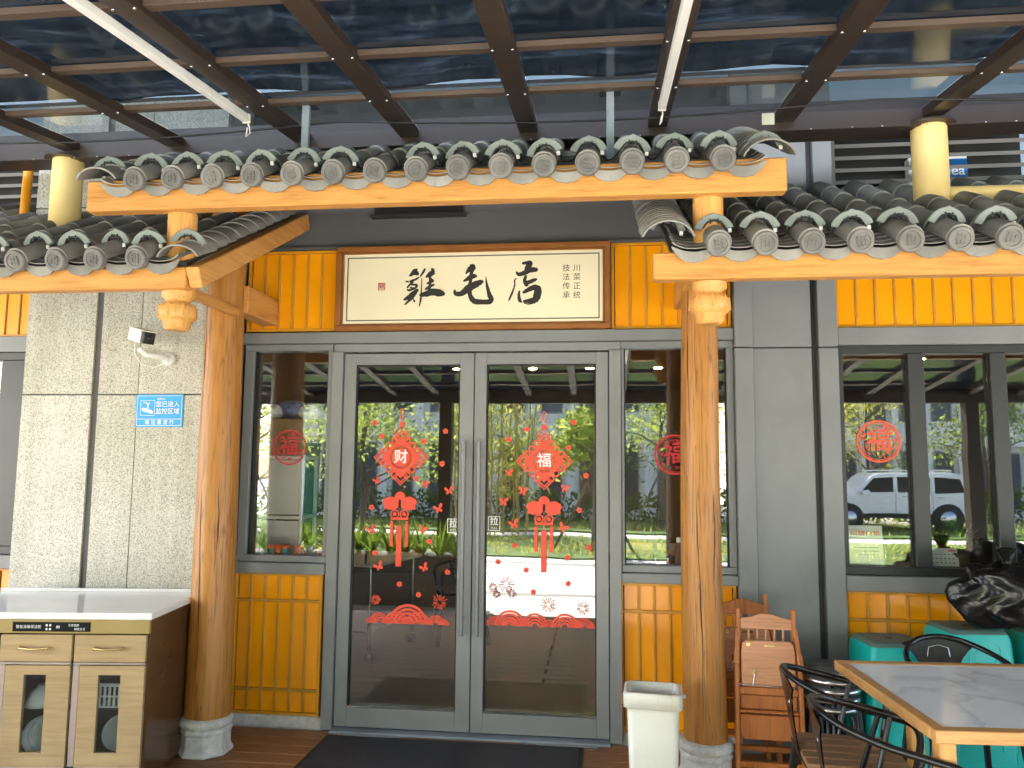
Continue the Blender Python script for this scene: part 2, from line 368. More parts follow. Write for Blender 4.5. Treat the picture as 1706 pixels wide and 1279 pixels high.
for (x, y) in ((-.75, 3.9), (-.12, 3.9), (.62, 3.9), (-1.6, 3.9), (2.15, 3.3), (3.1, 3.3)):
    l = thing('ceiling_downlight', 'small round lit downlight in the restaurant ceiling', 'downlight', (x, y, 2.62), 0, 'lit downlights inside the restaurant')
    MB().lathe([(.06, -.004), (.06, .0), (.045, .001)], 20).build('trim_ring', MT['alu'], l)
    MB().lathe([(.0, -.006), (.042, -.006)], 20).build('lens', MT['downlight'], l)
vg = thing('vent_grille', 'small dark horizontal grille under the upper tiled roof', 'grille', (-1.13, 0, 3.12))
MB().box(-.30, .30, -.03, .03, -.035, -.02).box(-.30, .30, -.03, .03, .05, .065).build('frame', MT['dark'], vg)
MB().box(-.28, .28, .0, .02, -.02, .05).build('backing', MT['black'], vg)

wpart('end_wall', MB().box(-7.1, -5.0, .0, .1, 0, 3.0), MT['grey'])
wpart('end_wall', MB().box(3.45, 7.1, .0, .1, 0, 3.0), MT['grey'])
# granite column: slabs with recessed joints
gc = thing('granite_column', 'speckled pale granite clad column behind the log post', 'column', (-2.87, -.15, -.03))
gx = [(-3.48, -3.032), (-2.988, -2.737), (-2.733, -2.25)]
MB().box(-3.47, -2.26, -.285, .3, -.03, 4.2).build('core', MT['joint'], gc).location = (2.87, .15, .03)
for za, zb in ((-.02, 1.942), (1.950, 3.1), (3.108, 4.2)):
    for xa, xb in gx:
        o = MB().box(xa, xb, -.30, -.285, za, zb).build('granite_slab', MT['granite'], gc, .0015); o.location = (2.87, .15, .03)
for za, zb in ((-.02, .9), (.906, 1.942), (1.948, 3.1), (3.108, 4.2)):
    o = MB().box(-2.26, -2.245, -.284, .03, za, zb).build('granite_slab', MT['granite'], gc); o.location = (2.87, .15, .03)

def yellow_panel(label, x0, x1, z0, z1, nb, hb=(), Y=0.0, off=0.0):
    root = thing('yellow_panel', label, 'wall panel', ((x0+x1)/2, Y, z0)); L = (-(x0+x1)/2, -Y, -z0)
    f = .016
    for nm, mb in (('panel_frame', MB().box(x0, x1, Y-.014, Y+.02, z0, z0+f)), ('panel_frame', MB().box(x0, x1, Y-.014, Y+.02, z1-f, z1)),
                   ('panel_frame', MB().box(x0, x0+f, Y-.014, Y+.02, z0+f, z1-f)), ('panel_frame', MB().box(x1-f, x1, Y-.014, Y+.02, z0+f, z1-f))):
        mb.build(nm, MT['frame_y'], root, .002).location = L
    zs = [z0+f]+list(hb)+[z1-f]; W = (x1-x0-2*f)/nb
    for i in range(nb):
        a, b = x0+f+i*W, x0+f+(i+1)*W
        for k in range(len(zs)-1):
            o = MB().box(a+.006, b-.006, Y+random.uniform(.002, .0045), Y+.02, zs[k]+(.008 if k else .001), zs[k+1]-(.008 if k < len(zs)-2 else .001)).build('board', MT['yellow'], root, .002); o.location = L
        if i: MB().box(a-.0075, a+.0075, Y-.006, Y+.019, z0+f, z1-f).build('batten', MT['batten'], root, .003).location = L
    for z in hb: MB().box(x0+f, x1-f, Y-.010, Y+.018, z-.0085, z+.0085).build('batten', MT['batten'], root, .003).location = L
    return root
yellow_panel('tall yellow board panel between the log post and the name board', -2.215, -1.628, 2.366, 2.88, 6)
yellow_panel('yellow board panel between the sign and the grey pilaster', .064, .758, 2.36, 2.885, 7)
yellow_panel('gridded yellow panel below the window with the orange cans', -2.215, -1.662, .062, .885, 6, (.204, .723))
yellow_panel('gridded yellow panel behind the white bin', .108, .758, .062, .885, 7, (.204, .723))
yellow_panel('yellow board panel above the window with calendar and notice', 1.345, 3.4, 2.352, 2.70, 19)
yellow_panel('gridded yellow panel behind the teal stools', 1.345, 3.4, .062, .872, 19, (.204, .715))
yellow_panel('yellow board panel beyond the granite column above a dark window', -5.0, -3.47, 2.352, 2.70, 15)
yellow_panel('low gridded yellow panel beyond the granite column and red pole', -5.0, -3.47, .062, .872, 15, (.204, .715))
for (a, b) in ((-2.24, -1.64), (.06, .765)):
    tag(MB().box(a, b, -.012, .1, -.03, .06).build('plinth', MT['stone'], bev=.004), 'grey stone plinth under a gridded yellow panel beside the entrance', 'plinth', 'entrance plinths')
for (a, b) in ((1.345, 5), (-5, -3.49)):
    tag(MB().box(a, b, -.012, .1, -.03, .06).build('plinth', MT['stone'], bev=.004), 'grey stone plinth under the outer gridded yellow panels', 'plinth', 'outer plinths')

# pilaster
pl = thing('pilaster', 'grey metal clad pilaster with horizontal seam and side flanges', 'pilaster', (1.05, 0, -.03))
def pp(nm, mb, mat=MT['grey'], b=.004): mb.build(nm, mat, pl, b).location = (-1.05, 0, .03)
pp('flange', MB().box(.766, .868, -.075, .12, -.03, 2.232)); pp('flange', MB().box(.766, .868, -.077, .12, 2.238, 3.9))
pp('panel', MB().box(.870, 1.198, -.05, .12, -.03, 2.232)); pp('panel', MB().box(.870, 1.198, -.053, .12, 2.238, 3.9))
pp('flange', MB().box(1.236, 1.343, -.055, .12, -.03, 2.232)); pp('flange', MB().box(1.236, 1.343, -.057, .12, 2.238, 3.9))
pp('recess', MB().box(1.2, 1.234, .0, .12, -.03, 3.9), MT['dark'], 0)

# entrance frame
ef = thing('entrance_frame', 'grey aluminium frame around the double glass doors and side windows', 'door frame', (-.76, 0, 0))
def efp(nm, mb, mat=None, b=.003): mb.build(nm, mat or MT['alu'], ef, b).location = (.76, 0, 0)
efp('transom', MB().box(-2.225, .764, -.055, .08, 2.284, 2.352), MT['grey'])
efp('head', MB().box(-1.637, .117, -.02, .08, 2.232, 2.282))
efp('mullion', MB().box(-1.638, -1.570, -.045, .09, 0, 2.231)); efp('mullion', MB().box(.048, .116, -.045, .09, 0, 2.231))
efp('threshold', MB().box(-1.57, .048, -.09, .1, -.03, .012), MT['steel'])
efp('floor_hinge', MB().box(-1.5, -1.16, -.14, -.092, -.03, .006), MT['chrome'], .002); efp('floor_hinge', MB().box(-.36, -.02, -.14, -.092, -.03, .006), MT['chrome'], .002)

def glass_door(label, x0, x1, gx0, gx1, hx):
    d = thing('glass_door', label, 'door', ((x0+x1)/2, 0, .015)); L = (-(x0+x1)/2, 0, -.015)
    def q(nm, mb, mat, b=.003, par=d): o = mb.build(nm, mat, par, b); o.location = L if par is d else (0,0,0); return o
    q('stile', MB().box(x0, gx0, -.025, .025, .018, 2.222), MT['alu']); q('stile', MB().box(gx1, x1, -.025, .025, .018, 2.222), MT['alu'])
    q('rail', MB().box(gx0, gx1, -.024, .024, .018, .128), MT['alu']); q('rail', MB().box(gx0, gx1, -.024, .024, 2.152, 2.221), MT['alu'])
    q('glazing_bead', MB().box(gx0, gx1, -.027, -.012, .128, .142), MT['chrome'], .002)
    g = .008
    q('gasket', MB().box(gx0, gx0+g, -.018, .018, .142, 2.152).box(gx1-g, gx1, -.018, .018, .142, 2.152).box(gx0+g, gx1-g, -.018, .018, 2.144, 2.152), MT['gasket'], 0)
    q('glass_pane', MB().box(gx0+g, gx1-g, -.005, .003, .142, 2.144), MT['glass'], 0)
    h = q('handle', MB().tube([(hx, -.075, .567), (hx, -.075, 1.689)], .0125, 10), MT['handle'], 0)
    for z in (.66, 1.60): q('bracket', MB().tube([(hx, -.075, z), (hx, -.02, z)], .008, 8), MT['chrome'], 0, h)
    return d
glass_door('glass door leaf whose red knot decal bears the wealth character', -1.566, -.759, -1.49, -.843, -.805)
glass_door('glass door leaf whose red knot decal bears the fortune character', -.753, .043, -.682, -.029, -.715)

def fixed_window(label, x0, x1, z0, z1, gx, mat, fr=.04, Y=0.0, gl='glass'):
    d = thing('window', label, 'window', ((x0+x1)/2, Y, z0)); L = (-(x0+x1)/2, -Y, -z0)
    def q(nm, mb, m, b=.003): mb.build(nm, m, d, b).location = L
    q('frame', MB().box(x0, x1, Y-.03, Y+.07, z0, z0+fr), mat); q('frame', MB().box(x0, x1, Y-.03, Y+.07, z1-fr, z1), mat)
    xs = [x0]+[v for a, b in gx for v in (a, b)]+[x1]
    for i in range(0, len(xs), 2): q('mullion', MB().box(xs[i], xs[i+1], Y-.028, Y+.068, z0+fr, z1-fr), mat)
    for a, b in gx:
        q('gasket', MB().box(a, a+.008, Y+.0, Y+.05, z0+fr, z1-fr).box(b-.008, b, Y+.0, Y+.05, z0+fr, z1-fr), MT['gasket'], 0)
        q('glass_pane', MB().box(a+.008, b-.008, Y+.012, Y+.02, z0+fr, z1-fr), MT[gl], 0)
    return d
def sill(x0, x1, z0, z1, mat, label):
    tag(MB().box(x0, x1, -.06, .07, z0, z1).build('window_sill', MT[mat], bev=.004), label, 'sill')
fixed_window('side window with brown boxes behind the glass', -2.206, -1.64, .955, 2.282, [(-2.150, -1.668)], MT['grey'])
sill(-2.225, -1.64, .888, .953, 'grey', 'grey sill below the side window with the orange cans')
fixed_window('side window with a black u shaped lock behind the glass', .118, .764, .945, 2.282, [(.135, .725)], MT['grey'])
sill(.118, .764, .888, .943, 'grey', 'grey sill below the side window with the u shaped lock')
fixed_window('dark framed window with calendar, notice and red circle decal', 1.345, 3.45, .962, 2.245, [(1.372, 1.727), (1.812, 2.165), (2.247, 2.60), (2.68, 3.03), (3.1, 3.42)], MT['dark'], .045)
sill(1.345, 3.45, .875, .960, 'grey', 'grey ledge below the dark framed window')
tag(MB().box(1.345, 3.45, -.045, .1, 2.247, 2.35).build('lintel', MT['grey'], bev=.004), 'grey lintel above the dark framed window', 'lintel')
fixed_window('dark window beyond the granite column', -5, -3.47, .962, 2.245, [(-4.9, -4.3), (-4.2, -3.86)], MT['dark'], .05)
tag(MB().box(-5, -3.47, -.045, .1, 2.247, 2.35).build('lintel', MT['grey'], bev=.004), 'grey lintel beyond the granite column', 'lintel')
sill(-5, -3.47, .875, .960, 'grey', 'grey ledge beyond the granite column')
tag(MB().tube([(-3.56, -.13, 0), (-3.535, -.12, 1.22)], .014, 10).build('red_pole', MT['redplain']), 'red pole leaning beside the granite column', 'pole')

# louvres above the outer roof
def louvre(label, x0, x1, z0, z1, n, Y):
    d = thing('louvre', label, 'louvre', ((x0+x1)/2, Y, z0)); L = (-(x0+x1)/2, -Y, -z0)
    for a, b in ((x0, x0+.045), ((x0+x1)/2-.02, (x0+x1)/2+.02), (x1-.045, x1)):
        MB().box(a, b, Y-.03, Y+.03, z0, z1).build('upright', MT['louvre'], d, .003).location = L
    MB().box(x0, x1, Y+.16, Y+.17, z0, z1).build('backing', MT['gasket'], d).location = L
    for i in range(n):
        z = z0+(z1-z0)*(i+.5)/n
        MB().bar((x0+.03, Y, z), (x1-.03, Y, z), .05, .022, (0, -.4, 1)).build('slat', MT['louvre'], d).location = L
louvre('grey slatted louvre beside the cream post above the tiles', 1.36, 2.55, 3.0, 3.68, 9, .12)
louvre('dark slatted louvre beyond the granite column above the tiles', -5.2, -3.56, 3.0, 3.62, 8, .12)
ac = thing('packaging_box', 'white box with blue printed label behind the louvre', 'box', (2.12, .20, 3.22))
MB().box(-.25, .085, 0, .07, -.02, .22).build('carton', MT['acbox'], ac, .004)
MB().box(-.20, .083, -.004, -.001, .07, .20).build('label_panel', MT['acblue'], ac)
lettering('Midea', .09, MT['letter'], ac, -.04, -.006, .125, .001)

# ------------------------------------------------------------------ sign
sg = thing('name_board', 'framed cream name board with black brush calligraphy over the doors', 'sign', (-.78, -.03, 2.355))
SX0, SX1, SZ0, SZ1, SY = -1.621, .058, 2.355, 2.882, -.05
def sp(nm, mb, mat, b=0, par=sg): o = mb.build(nm, mat, par, b); o.location = (.78, .03, -2.355) if par is sg else (0,0,0); return o
sp('board', MB().box(SX0+.03, SX1-.03, SY, .0, SZ0+.03, SZ1-.03), MT['signface'])
for nm, a in (('moulding', (SX0, SX1, SZ0, SZ0+.034)), ('moulding', (SX0, SX1, SZ1-.034, SZ1)), ('moulding', (SX0, SX0+.034, SZ0+.034, SZ1-.034)), ('moulding', (SX1-.034, SX1, SZ0+.034, SZ1-.034))):
    sp(nm, MB().box(a[0], a[1], SY-.03, .0, a[2], a[3]), MT['signwood'], .006)
i0, i1, j0, j1 = SX0+.034, SX1-.034, SZ0+.034, SZ1-.034
for a in ((i0, i1, j0, j0+.012), (i0, i1, j1-.012, j1), (i0, i0+.012, j0+.012, j1-.012), (i1-.012, i1, j0+.012, j1-.012)):
    sp('inner_moulding', MB().box(a[0], a[1], SY-.014, SY-.001, a[2], a[3]), MT['signwood'], .004)
b0, b1, c0, c1 = i0+.03, i1-.03, j0+.03, j1-.03
sp('border_line', MB().box(b0, b1, SY-.002, SY-.0005, c0, c0+.007).box(b0, b1, SY-.002, SY-.0005, c1-.007, c1).box(b0, b0+.007, SY-.002, SY-.0005, c0+.007, c1-.007).box(b1-.007, b1, SY-.002, SY-.0005, c0+.007, c1-.007), MT['inkline'])
# brush strokes: (u, v, halfwidth) along each stroke on the board's face
KS = 1.679/449/6.56
def SP(u, v): return (SX0+.022+(660-568)*1.679/449+u*KS, SZ1-.034-((440-418.5)*1.679/449-.034+v*KS)-.006+.0*u)
def brush(strokes, y):
    mb = MB()
    for si, st in enumerate(strokes):
        pts = [(Vector((u, v)), h) for u, v, h in st]; fine = []
        for i in range(len(pts)-1):
            p0, p1, p2, p3 = pts[max(i-1, 0)], pts[i], pts[i+1], pts[min(i+2, len(pts)-1)]
            for k in range(6):
                t = k/6
                q = .5*((2*p1[0])+(p2[0]-p0[0])*t+(2*p0[0]-5*p1[0]+4*p2[0]-p3[0])*t*t+(-p0[0]+3*p1[0]-3*p2[0]+p3[0])*t**3)
                fine.append((q, p1[1]*(1-t)+p2[1]*t))
        fine.append(pts[-1]); L, Rr = [], []
        for i, (q, h) in enumerate(fine):
            d = fine[min(i+1, len(fine)-1)][0]-fine[max(i-1, 0)][0]; d.normalize(); n = Vector((-d.y, d.x))
            h *= random.uniform(1.02, 1.18); L.append(q+n*h); Rr.append(q-n*h)
        yy = y-.00025*(si+1)
        vs = []; fs = []
        for a, b in zip(L, Rr):
            for q in (a, b): x, z = SP(q.x, q.y); vs.append((x, yy, z))
        for i in range(len(fine)-1): fs.append((2*i, 2*i+1, 2*i+3, 2*i+2))
        mb.add(vs, fs)
        for (q, h), sgn in ((fine[0], 1), (fine[-1], -1)):         # round stroke ends
            x, z = SP(q.x, q.y); k = 10
            mb.add([(x+h*.96*KS*math.cos(2*math.pi*j/k), yy-.0001, z+h*.96*KS*math.sin(2*math.pi*j/k)) for j in range(k)], [list(range(k))])
    return mb
JI = [[(235,105,14),(215,125,26),(180,160,16),(158,172,6)],[(212,130,30),(245,150,22)],[(120,232,7),(150,238,9)],[(262,190,8),(225,215,11),(170,232,9),(200,250,8)],[(200,238,9),(160,275,10),(140,300,9)],[(185,270,9),(240,275,13),(228,305,11),(165,330,12),(140,325,8)],[(175,300,8),(215,312,8)],[(250,330,16),(200,370,24),(150,410,20),(110,432,12)],[(235,360,15),(185,420,16),(140,465,11),(115,488,6)],[(205,420,6),(222,455,10)],
      [(328,100,9),(312,135,12),(280,180,7)],[(297,205,4),(294,330,6),(290,430,10),(276,505,6)],[(408,105,14),(418,130,18),(380,160,22),(345,190,9)],[(432,150,10),(385,185,14),(395,215,14),(420,225,9)],[(355,262,8),(395,245,15),(425,235,9)],[(385,180,10),(388,260,13),(380,340,14)],[(340,325,9),(385,295,16),(432,275,9)],[(290,385,17),(350,375,28),(420,355,34),(480,365,38),(530,375,26)]]
MAO = [[(825,70,12),(850,85,24),(815,115,28),(785,145,12),(775,165,4)],[(860,95,22),(835,150,16),(825,200,18)],[(755,240,10),(800,215,22),(850,190,26),(880,190,18)],[(835,190,18),(822,260,16),(815,340,22),(830,410,22),(870,460,28),(950,470,24),(1030,468,26),(1050,440,26),(1030,390,22),(1008,310,14),(995,240,7),(991,195,2)],[(655,340,10),(670,375,22),(730,375,26),(800,325,38),(880,280,34),(940,255,24),(960,255,10)],[(1030,400,24),(1065,440,14)]]
DIAN = [[(1385,60,14),(1430,55,18),(1465,55,20),(1445,95,30),(1425,130,26)],[(1318,155,10),(1340,178,18),(1400,165,24),(1460,135,26),(1520,130,24),(1530,120,12)],[(1318,220,4),(1298,245,7),(1300,290,7),(1280,360,9),(1250,430,10),(1236,462,4)],[(1418,200,12),(1405,245,18),(1425,290,24)],[(1405,270,12),(1450,265,20),(1500,245,18),(1530,235,10)],[(1350,360,8),(1345,410,14),(1355,460,18),(1375,478,8)],[(1395,375,14),(1440,350,22),(1500,325,28),(1545,340,34),(1540,400,38),(1520,450,34),(1470,465,24),(1400,470,14)],[(1400,490,4),(1450,500,7),(1520,488,5)]]
for nm, stv in (('brush_character', JI), ('brush_character', MAO), ('brush_character', DIAN)):
    sp(nm, brush(stv, SY-.0005), MT['ink'])
for col, xs in (('川菜正统', 958), ('技法传承', 941)):
    for k, ch in enumerate(col):
        u, v = (xs-660)*6.56, (459+k*14.7-440)*6.56; x, z = SP(u, v)
        o = lettering(ch, .046, MT['ink'], sg, x+.78, SY-.0012+.03, z-2.355, .0, 'brush_character')
x, z = SP((638-660)*6.56, (483.5-440)*6.56)
sp('seal_stamp', MB().box(x-.022, x+.022, SY-.0022, SY-.0004, z+.019, z+.023).box(x-.022, x+.022, SY-.0022, SY-.0004, z-.023, z-.019).box(x-.022, x-.018, SY-.0022, SY-.0004, z-.019, z+.019).box(x+.018, x+.022, SY-.0022, SY-.0004, z-.019, z+.019), MT['seal'])
lettering('雞', .036, MT['seal'], sg, x+.78, SY-.0015+.03, z-2.355, .0005, 'seal_character')

# ------------------------------------------------------------------ log posts, pendants, beams
def log_post(label, X, Y, r0, r1, top):
    d = thing('log_post', label, 'post', (X, Y, 0))
    prof = []; mb = MB(); n = 26; rows = 14; vs = []; fs = []
    ph = random.random()*6
    for i in range(rows+1):
        t = i/rows; z = .19+(top-.19)*t; r = r0*(1-t)+r1*t
        for k in range(n):
            a = 2*math.pi*k/n
            rr = r*(1+.018*math.sin(2*a+ph+t*2)+.012*math.sin(5*a+t*7+ph)); vs.append((rr*math.cos(a)+.006*math.sin(t*5+ph), rr*math.sin(a), z))
    for i in range(rows):
        for k in range(n): fs.append((i*n+k, i*n+(k+1) % n, (i+1)*n+(k+1) % n, (i+1)*n+k))
    mb.add(vs, fs, True); mb.add(vs[-n:], [list(range(n))]); mb.build('shaft', MT['post'], d)
    for a_, z0, z1 in ((R(-105), .25, 1.5), (R(-62), .95, 1.45), (R(-130), 1.7, 2.6)):
        vs = []; m_ = 26; ph2 = random.random()*6
        for i in range(m_+1):
            t = i/m_; z = z0+(z1-z0)*t; tt = (z-.19)/(top-.19); r = r0*(1-tt)+r1*tt
            a = a_+.10*math.sin(t*4+ph2)+.012*math.sin(t*23+ph2); wd = .0025*math.sin(math.pi*min(1, max(.02, t)))*(1+.4*math.sin(t*17)); rr = r*(1+.018*math.sin(2*a+ph+tt*2)+.012*math.sin(5*a+tt*7+ph))+.0012
            for s_ in (-1, 1): vs.append((rr*math.cos(a)+.006*math.sin(tt*5+ph)-s_*wd*math.sin(a), rr*math.sin(a)+s_*wd*math.cos(a), z))
        MB().add(vs, [(2*i, 2*i+1, 2*i+3, 2*i+2) for i in range(m_)]).build('drying_crack', MT['crack'], d)
    s = MB().lathe([(.146,0),(.146,.022),(.131,.035),(.131,.105),(.141,.125),(.122,.14)], 8, smooth=False, a0=math.pi/8).build('stone_base', MT['stone'], d, .006)
    MB().lathe([(.118,.135),(.136,.150),(.140,.165),(.134,.182),(.118,.192),(0,.193)], 28).build('stone_collar', MT['stone'], d)
    return d
log_post('log post on stone base between cabinet and entrance', -2.13, -.45, .118, .100, 3.09)
log_post('log post on stone base beside the folded high chairs', .518, -.45, .108, .093, 3.0)
def hanging_post(label, X, Y, top, bot):
    d = thing('hanging_post', label, 'post', (X, Y, bot)); h = top-bot
    MB().lathe([(.066,.21),(.066,h)], 24).build('shaft', MT['carved'], d)
    MB().lathe([(.072,.215),(.078,.205),(.074,.195),(.076,.16),(.056,.142),(.055,.134),(.075,.122),(.086,.106),(.088,.075),(.082,.055),(.072,.048),(.064,.04),(.060,.012),(.046,0)], 16, smooth=True).build('carved_pendant', MT['carved'], d)
    pb = MB()
    for k in range(8):
        a = 2*math.pi*k/8; pb.bar((.0885*math.cos(a), .0885*math.sin(a), .062), (.084*math.cos(a), .084*math.sin(a), .118), .006, .006)
    pb.build('carved_rib', MT['carved'], d)
    return d
hanging_post('short hanging post with carved pendant over the security camera', -1.985, -1.2, 2.73, 2.165)
hanging_post('short hanging post with carved pendant in front of the log post', .472, -1.2, 2.73, 2.165)
def beam(label, name, mb, mat='beam', loc=None): return tag(mb.build(name, MT[mat], bev=.006), label, 'beam')
beam('long orange pine beam carrying the upper tiled roof', 'eave_beam', MB().box(-2.41, .789, -1.31, -1.235, 2.72, 2.866))
beam('orange pine beam under the tiled roof beside the granite column', 'eave_beam', MB().box(-4.2, -1.895, -1.305, -1.235, 2.345, 2.446))
beam('orange pine beam under the tiled roof with the cream post', 'eave_beam', MB().box(.226, 3.2, -1.305, -1.235, 2.345, 2.462))
SL = R(27.8); cs, sn = math.cos(SL), math.sin(SL)
beam('sloping pine verge beam rising from the granite side roof to the fascia', 'verge_beam', MB().bar((-1.858, -1.30, 2.392), (-1.858, -.02, 2.392+1.28*math.tan(SL)), .065, .10), 'beamY')
beam('short thick beam passing the log post to the yellow panel', 'tie_beam', MB().box(-2.11, -2.005, -.44, -.02, 2.40, 2.56), 'beamY')
beam('thin beam from the carved pendant back to the log post', 'tie_beam', MB().box(-2.07, -2.02, -1.13, -.50, 2.37, 2.42), 'beamY')
beam('short thick tie beam behind the carved pendant near the pilaster', 'tie_beam', MB().box(.43, .53, -1.13, -.02, 2.47, 2.62), 'beamY')

# ------------------------------------------------------------------ tiled roofs
def cover_mesh(L=.255, r1=.054, r2=.0485, th=.010, n=12):
    mb = MB(); vs = []
    ang = [math.pi*(-.06+1.12*k/n) for k in range(n+1)]
    for r, y in ((r1, 0), (r2, L), (r2-th, L), (r1-th, 0)):
        vs += [(r*math.cos(a), y, r*math.sin(a)) for a in ang]
    m = n+1; fs = []
    for j in range(4):
        for k in range(n): fs.append((j*m+k, j*m+k+1, ((j+1) % 4)*m+k+1, ((j+1) % 4)*m+k))
    mb.add(vs, fs); me = mb.mesh('cover_tile')
    for f in me.polygons: f.use_smooth = True
    try: me.set_sharp_from_angle(angle=R(40))
    except Exception: pass
    return me
def arch_mesh(r, L, th, flat=.6, n=12, sgn=1):
    mb = MB(); vs = []; ang = [math.pi*(.10+.80*k/n) for k in range(n+1)]
    off = flat*r*math.sin(.10*math.pi)
    for rr, y in ((r, 0), (r, L), (r-th, L), (r-th, 0)):
        vs += [(rr*math.cos(a), y, sgn*(flat*rr*math.sin(a)-off)) for a in ang]
    m = n+1; fs = []
    for j in range(4):
        for k in range(n): fs.append((j*m+k, j*m+k+1, ((j+1) % 4)*m+k+1, ((j+1) % 4)*m+k))
    mb.add(vs, fs); me = mb.mesh('tile')
    for f in me.polygons: f.use_smooth = True
    try: me.set_sharp_from_angle(angle=R(40))
    except Exception: pass
    return me
COVER = cover_mesh(); PAN = arch_mesh(.1, .17, .009, .45, 8, -1); PAN.name = 'pan_tile'
VERGE_A = arch_mesh(.108, .19, .010, .75, 12); VERGE_B = arch_mesh(.118, .16, .008, .85, 12)
cp = MB().lathe([(0,.004),(.033,.004),(.035,-.002),(.046,-.002),(.050,.003),(.050,.03),(.043,.034)], 24, axis='Y', smooth=False)
for (a, b, c_, d_) in ((-.018,-.012,-.02,.02),(.012,.018,-.02,.02),(-.003,.003,-.022,.022),(-.022,.022,-.004,.001),(-.018,.018,.014,.019),(-.018,.018,-.021,-.016),(-.011,-.004,.004,.011),(.004,.011,-.013,-.007)):
    cp.box(a, b, -.0015, .005, c_, d_)
CAP = cp.mesh('end_cap')
dp = []
for k in range(17):
    x = -.094+.188*k/16; dp.append((x, -.004-.026*(1-(x/.094)**2)))
for k in range(16, -1, -1):
    x = -.094+.188*k/16; q = abs(x/.094); dp.append((x, -.012-.064*(1-q**2.5)-.003*math.cos(q*math.pi*5)*(1-q)))
DRIP = MB().prism(dp, 0, .010).mesh('drip_tile', .0015)
for me in (PAN, COVER, VERGE_A, VERGE_B, DRIP): me.materials.append(MT['tile'])
CAP.materials.append(MT['tile2'])
# crescent lamp
cr = []; 
for k in range(15): a = R(20+140*k/14); cr.append((.091*math.cos(a), .091*math.sin(a)+(.006 if k == 7 else 0)))
for k in range(14, -1, -1): a = R(20+140*k/14); cr.append((.058*math.cos(a), .058*math.sin(a)))
CRES = MB().prism(cr, -.008, .008).mesh('lamp_shade', .003); CRES.materials.append(MT['lamp'])
CLIP = MB().bar((-.016, -.012, .045), (-.016, -.012, .068), .005, .005).bar((.016, -.012, .045), (.016, -.012, .068), .005, .005).tube([(-.05,.0,.03),(-.03,-.012,.053),(0,-.012,.062),(.03,-.012,.053),(.052,.0,.028)], .004, 6).mesh('clip'); CLIP.materials.append(MT['black'])
CONN = MB().box(.056, .072, -.02, -.008, .004, .022).mesh('connector', .002); CONN.materials.append(MT['white'])

def tiled_roof(label, lamp_group, lamp_where, cov, Ye, ze, yend, zofs=0, verges=(), skip=(), lampskip=()):
    d = thing('tiled_roof', label, 'roof', (sum(cov)/len(cov), Ye, ze)); bx = d.location.x
    def P(x, s, h): return (x-bx, s*cs-h*sn, s*sn+h*cs)
    sp_ = abs(cov[1]-cov[0])
    pans = sorted(cov); pans = [pans[0]-sp_/2]+[(a+b)/2 for a, b in zip(pans, pans[1:])]+[pans[-1]+sp_/2]
    for ci, x in enumerate(cov):
        Ls = (yend(x)-Ye)/cs; s = -.012; jx = random.uniform(-.003, .003)
        link('end_cap', CAP, None, d, P(x+jx, -.034, -.002), (SL*.5, random.uniform(-.25, .25), 0))
        k = 0
        while s < Ls-.05:
            link('cover_tile', COVER, None, d, P(x+jx+random.uniform(-.002, .002), s, 0), (SL-R(.8), 0, random.uniform(-.012, .012))); s += .235; k += 1
    for x in pans:
        Ls = (yend(x)-Ye)/cs; s = .01; k = 0
        link('drip_tile', DRIP, None, d, (x-bx, .012, -.004), (R(10), 0, random.uniform(-.03, .03)))
        while s < Ls-.03:
            link('pan_tile', PAN, None, d, P(x+random.uniform(-.002, .002), s, .002), (SL-R(5), 0, random.uniform(-.01, .01))); s += .066; k += 1
    for x, me, step, h in verges:
        Ls = (yend(x)-Ye)/cs-.06; s = .02
        while s < Ls:
            link('verge_tile', me, None, d, P(x+random.uniform(-.003, .003), s, h), (SL-R(4), 0, random.uniform(-.02, .02))); s += step
    segs = sorted(set(round(yend(x), 3) for x in pans))
    for ye in segs:
        xx = [x for x in pans if round(yend(x), 3) == ye]; a, b = min(xx)-sp_/2, max(xx)+sp_/2
        mb = MB(); s0, s1 = .05, (ye-Ye)/cs
        h0, h1 = -.062, -.045
        vs = [P(a, s0, h0), P(b, s0, h0), P(b, s1, h0), P(a, s1, h0), P(a, s0, h1), P(b, s0, h1), P(b, s1, h1), P(a, s1, h1)]
        mb.add(vs, [(0,3,2,1),(4,5,6,7),(0,1,5,4),(1,2,6,5),(2,3,7,6),(3,0,4,7)]); mb.build('roof_board', MT['dark'], d)
    # lamps and their cable
    for x in list(cov)+[v[0] for v in verges]:
        if any(abs(x-q) < .04 for q in lampskip): continue
        s = random.uniform(.10, .15); isv = any(abs(x-v[0]) < 1e-6 for v in verges)
        q = P(x, s, .002 if isv else .008)
        lo = thing('tile_lamp', ('grey green crescent lamp over the verge tiles of the ' if isv else 'grey green crescent lamp clipped on a cover tile, ')+lamp_where, 'lamp', (q[0]+bx, q[1]+Ye, q[2]+ze), 0, lamp_group)
        lo.rotation_euler = (SL*.35+random.uniform(-.12, .12), random.uniform(-.12, .12), random.uniform(-.22, .22))
        link('lamp_shade', CRES, None, lo); link('clip', CLIP, None, lo); link('connector', CONN, None, lo)
    pts = []; xs = sorted(cov)
    x = xs[0]-.12
    while x < xs[-1]+.14:
        dx = min(abs(x-c) for c in xs); hh = .060-.085*min(1, (max(0, dx-.03)/.055))+random.uniform(-.004, .004); s = .165+.02*math.sin(x*23)
        hh = max(hh, -.012); q = P(x, s, hh); pts.append((q[0]+bx, q[1]+Ye, q[2]+ze)); x += .019
    tag(MB().tube(pts, .0042, 6).build('lamp_cable', MT['black']), 'thin black cable linking the crescent lamps on the '+lamp_where, 'cable')
    return d
upper = [-2.131+.1889*k for k in range(15)]
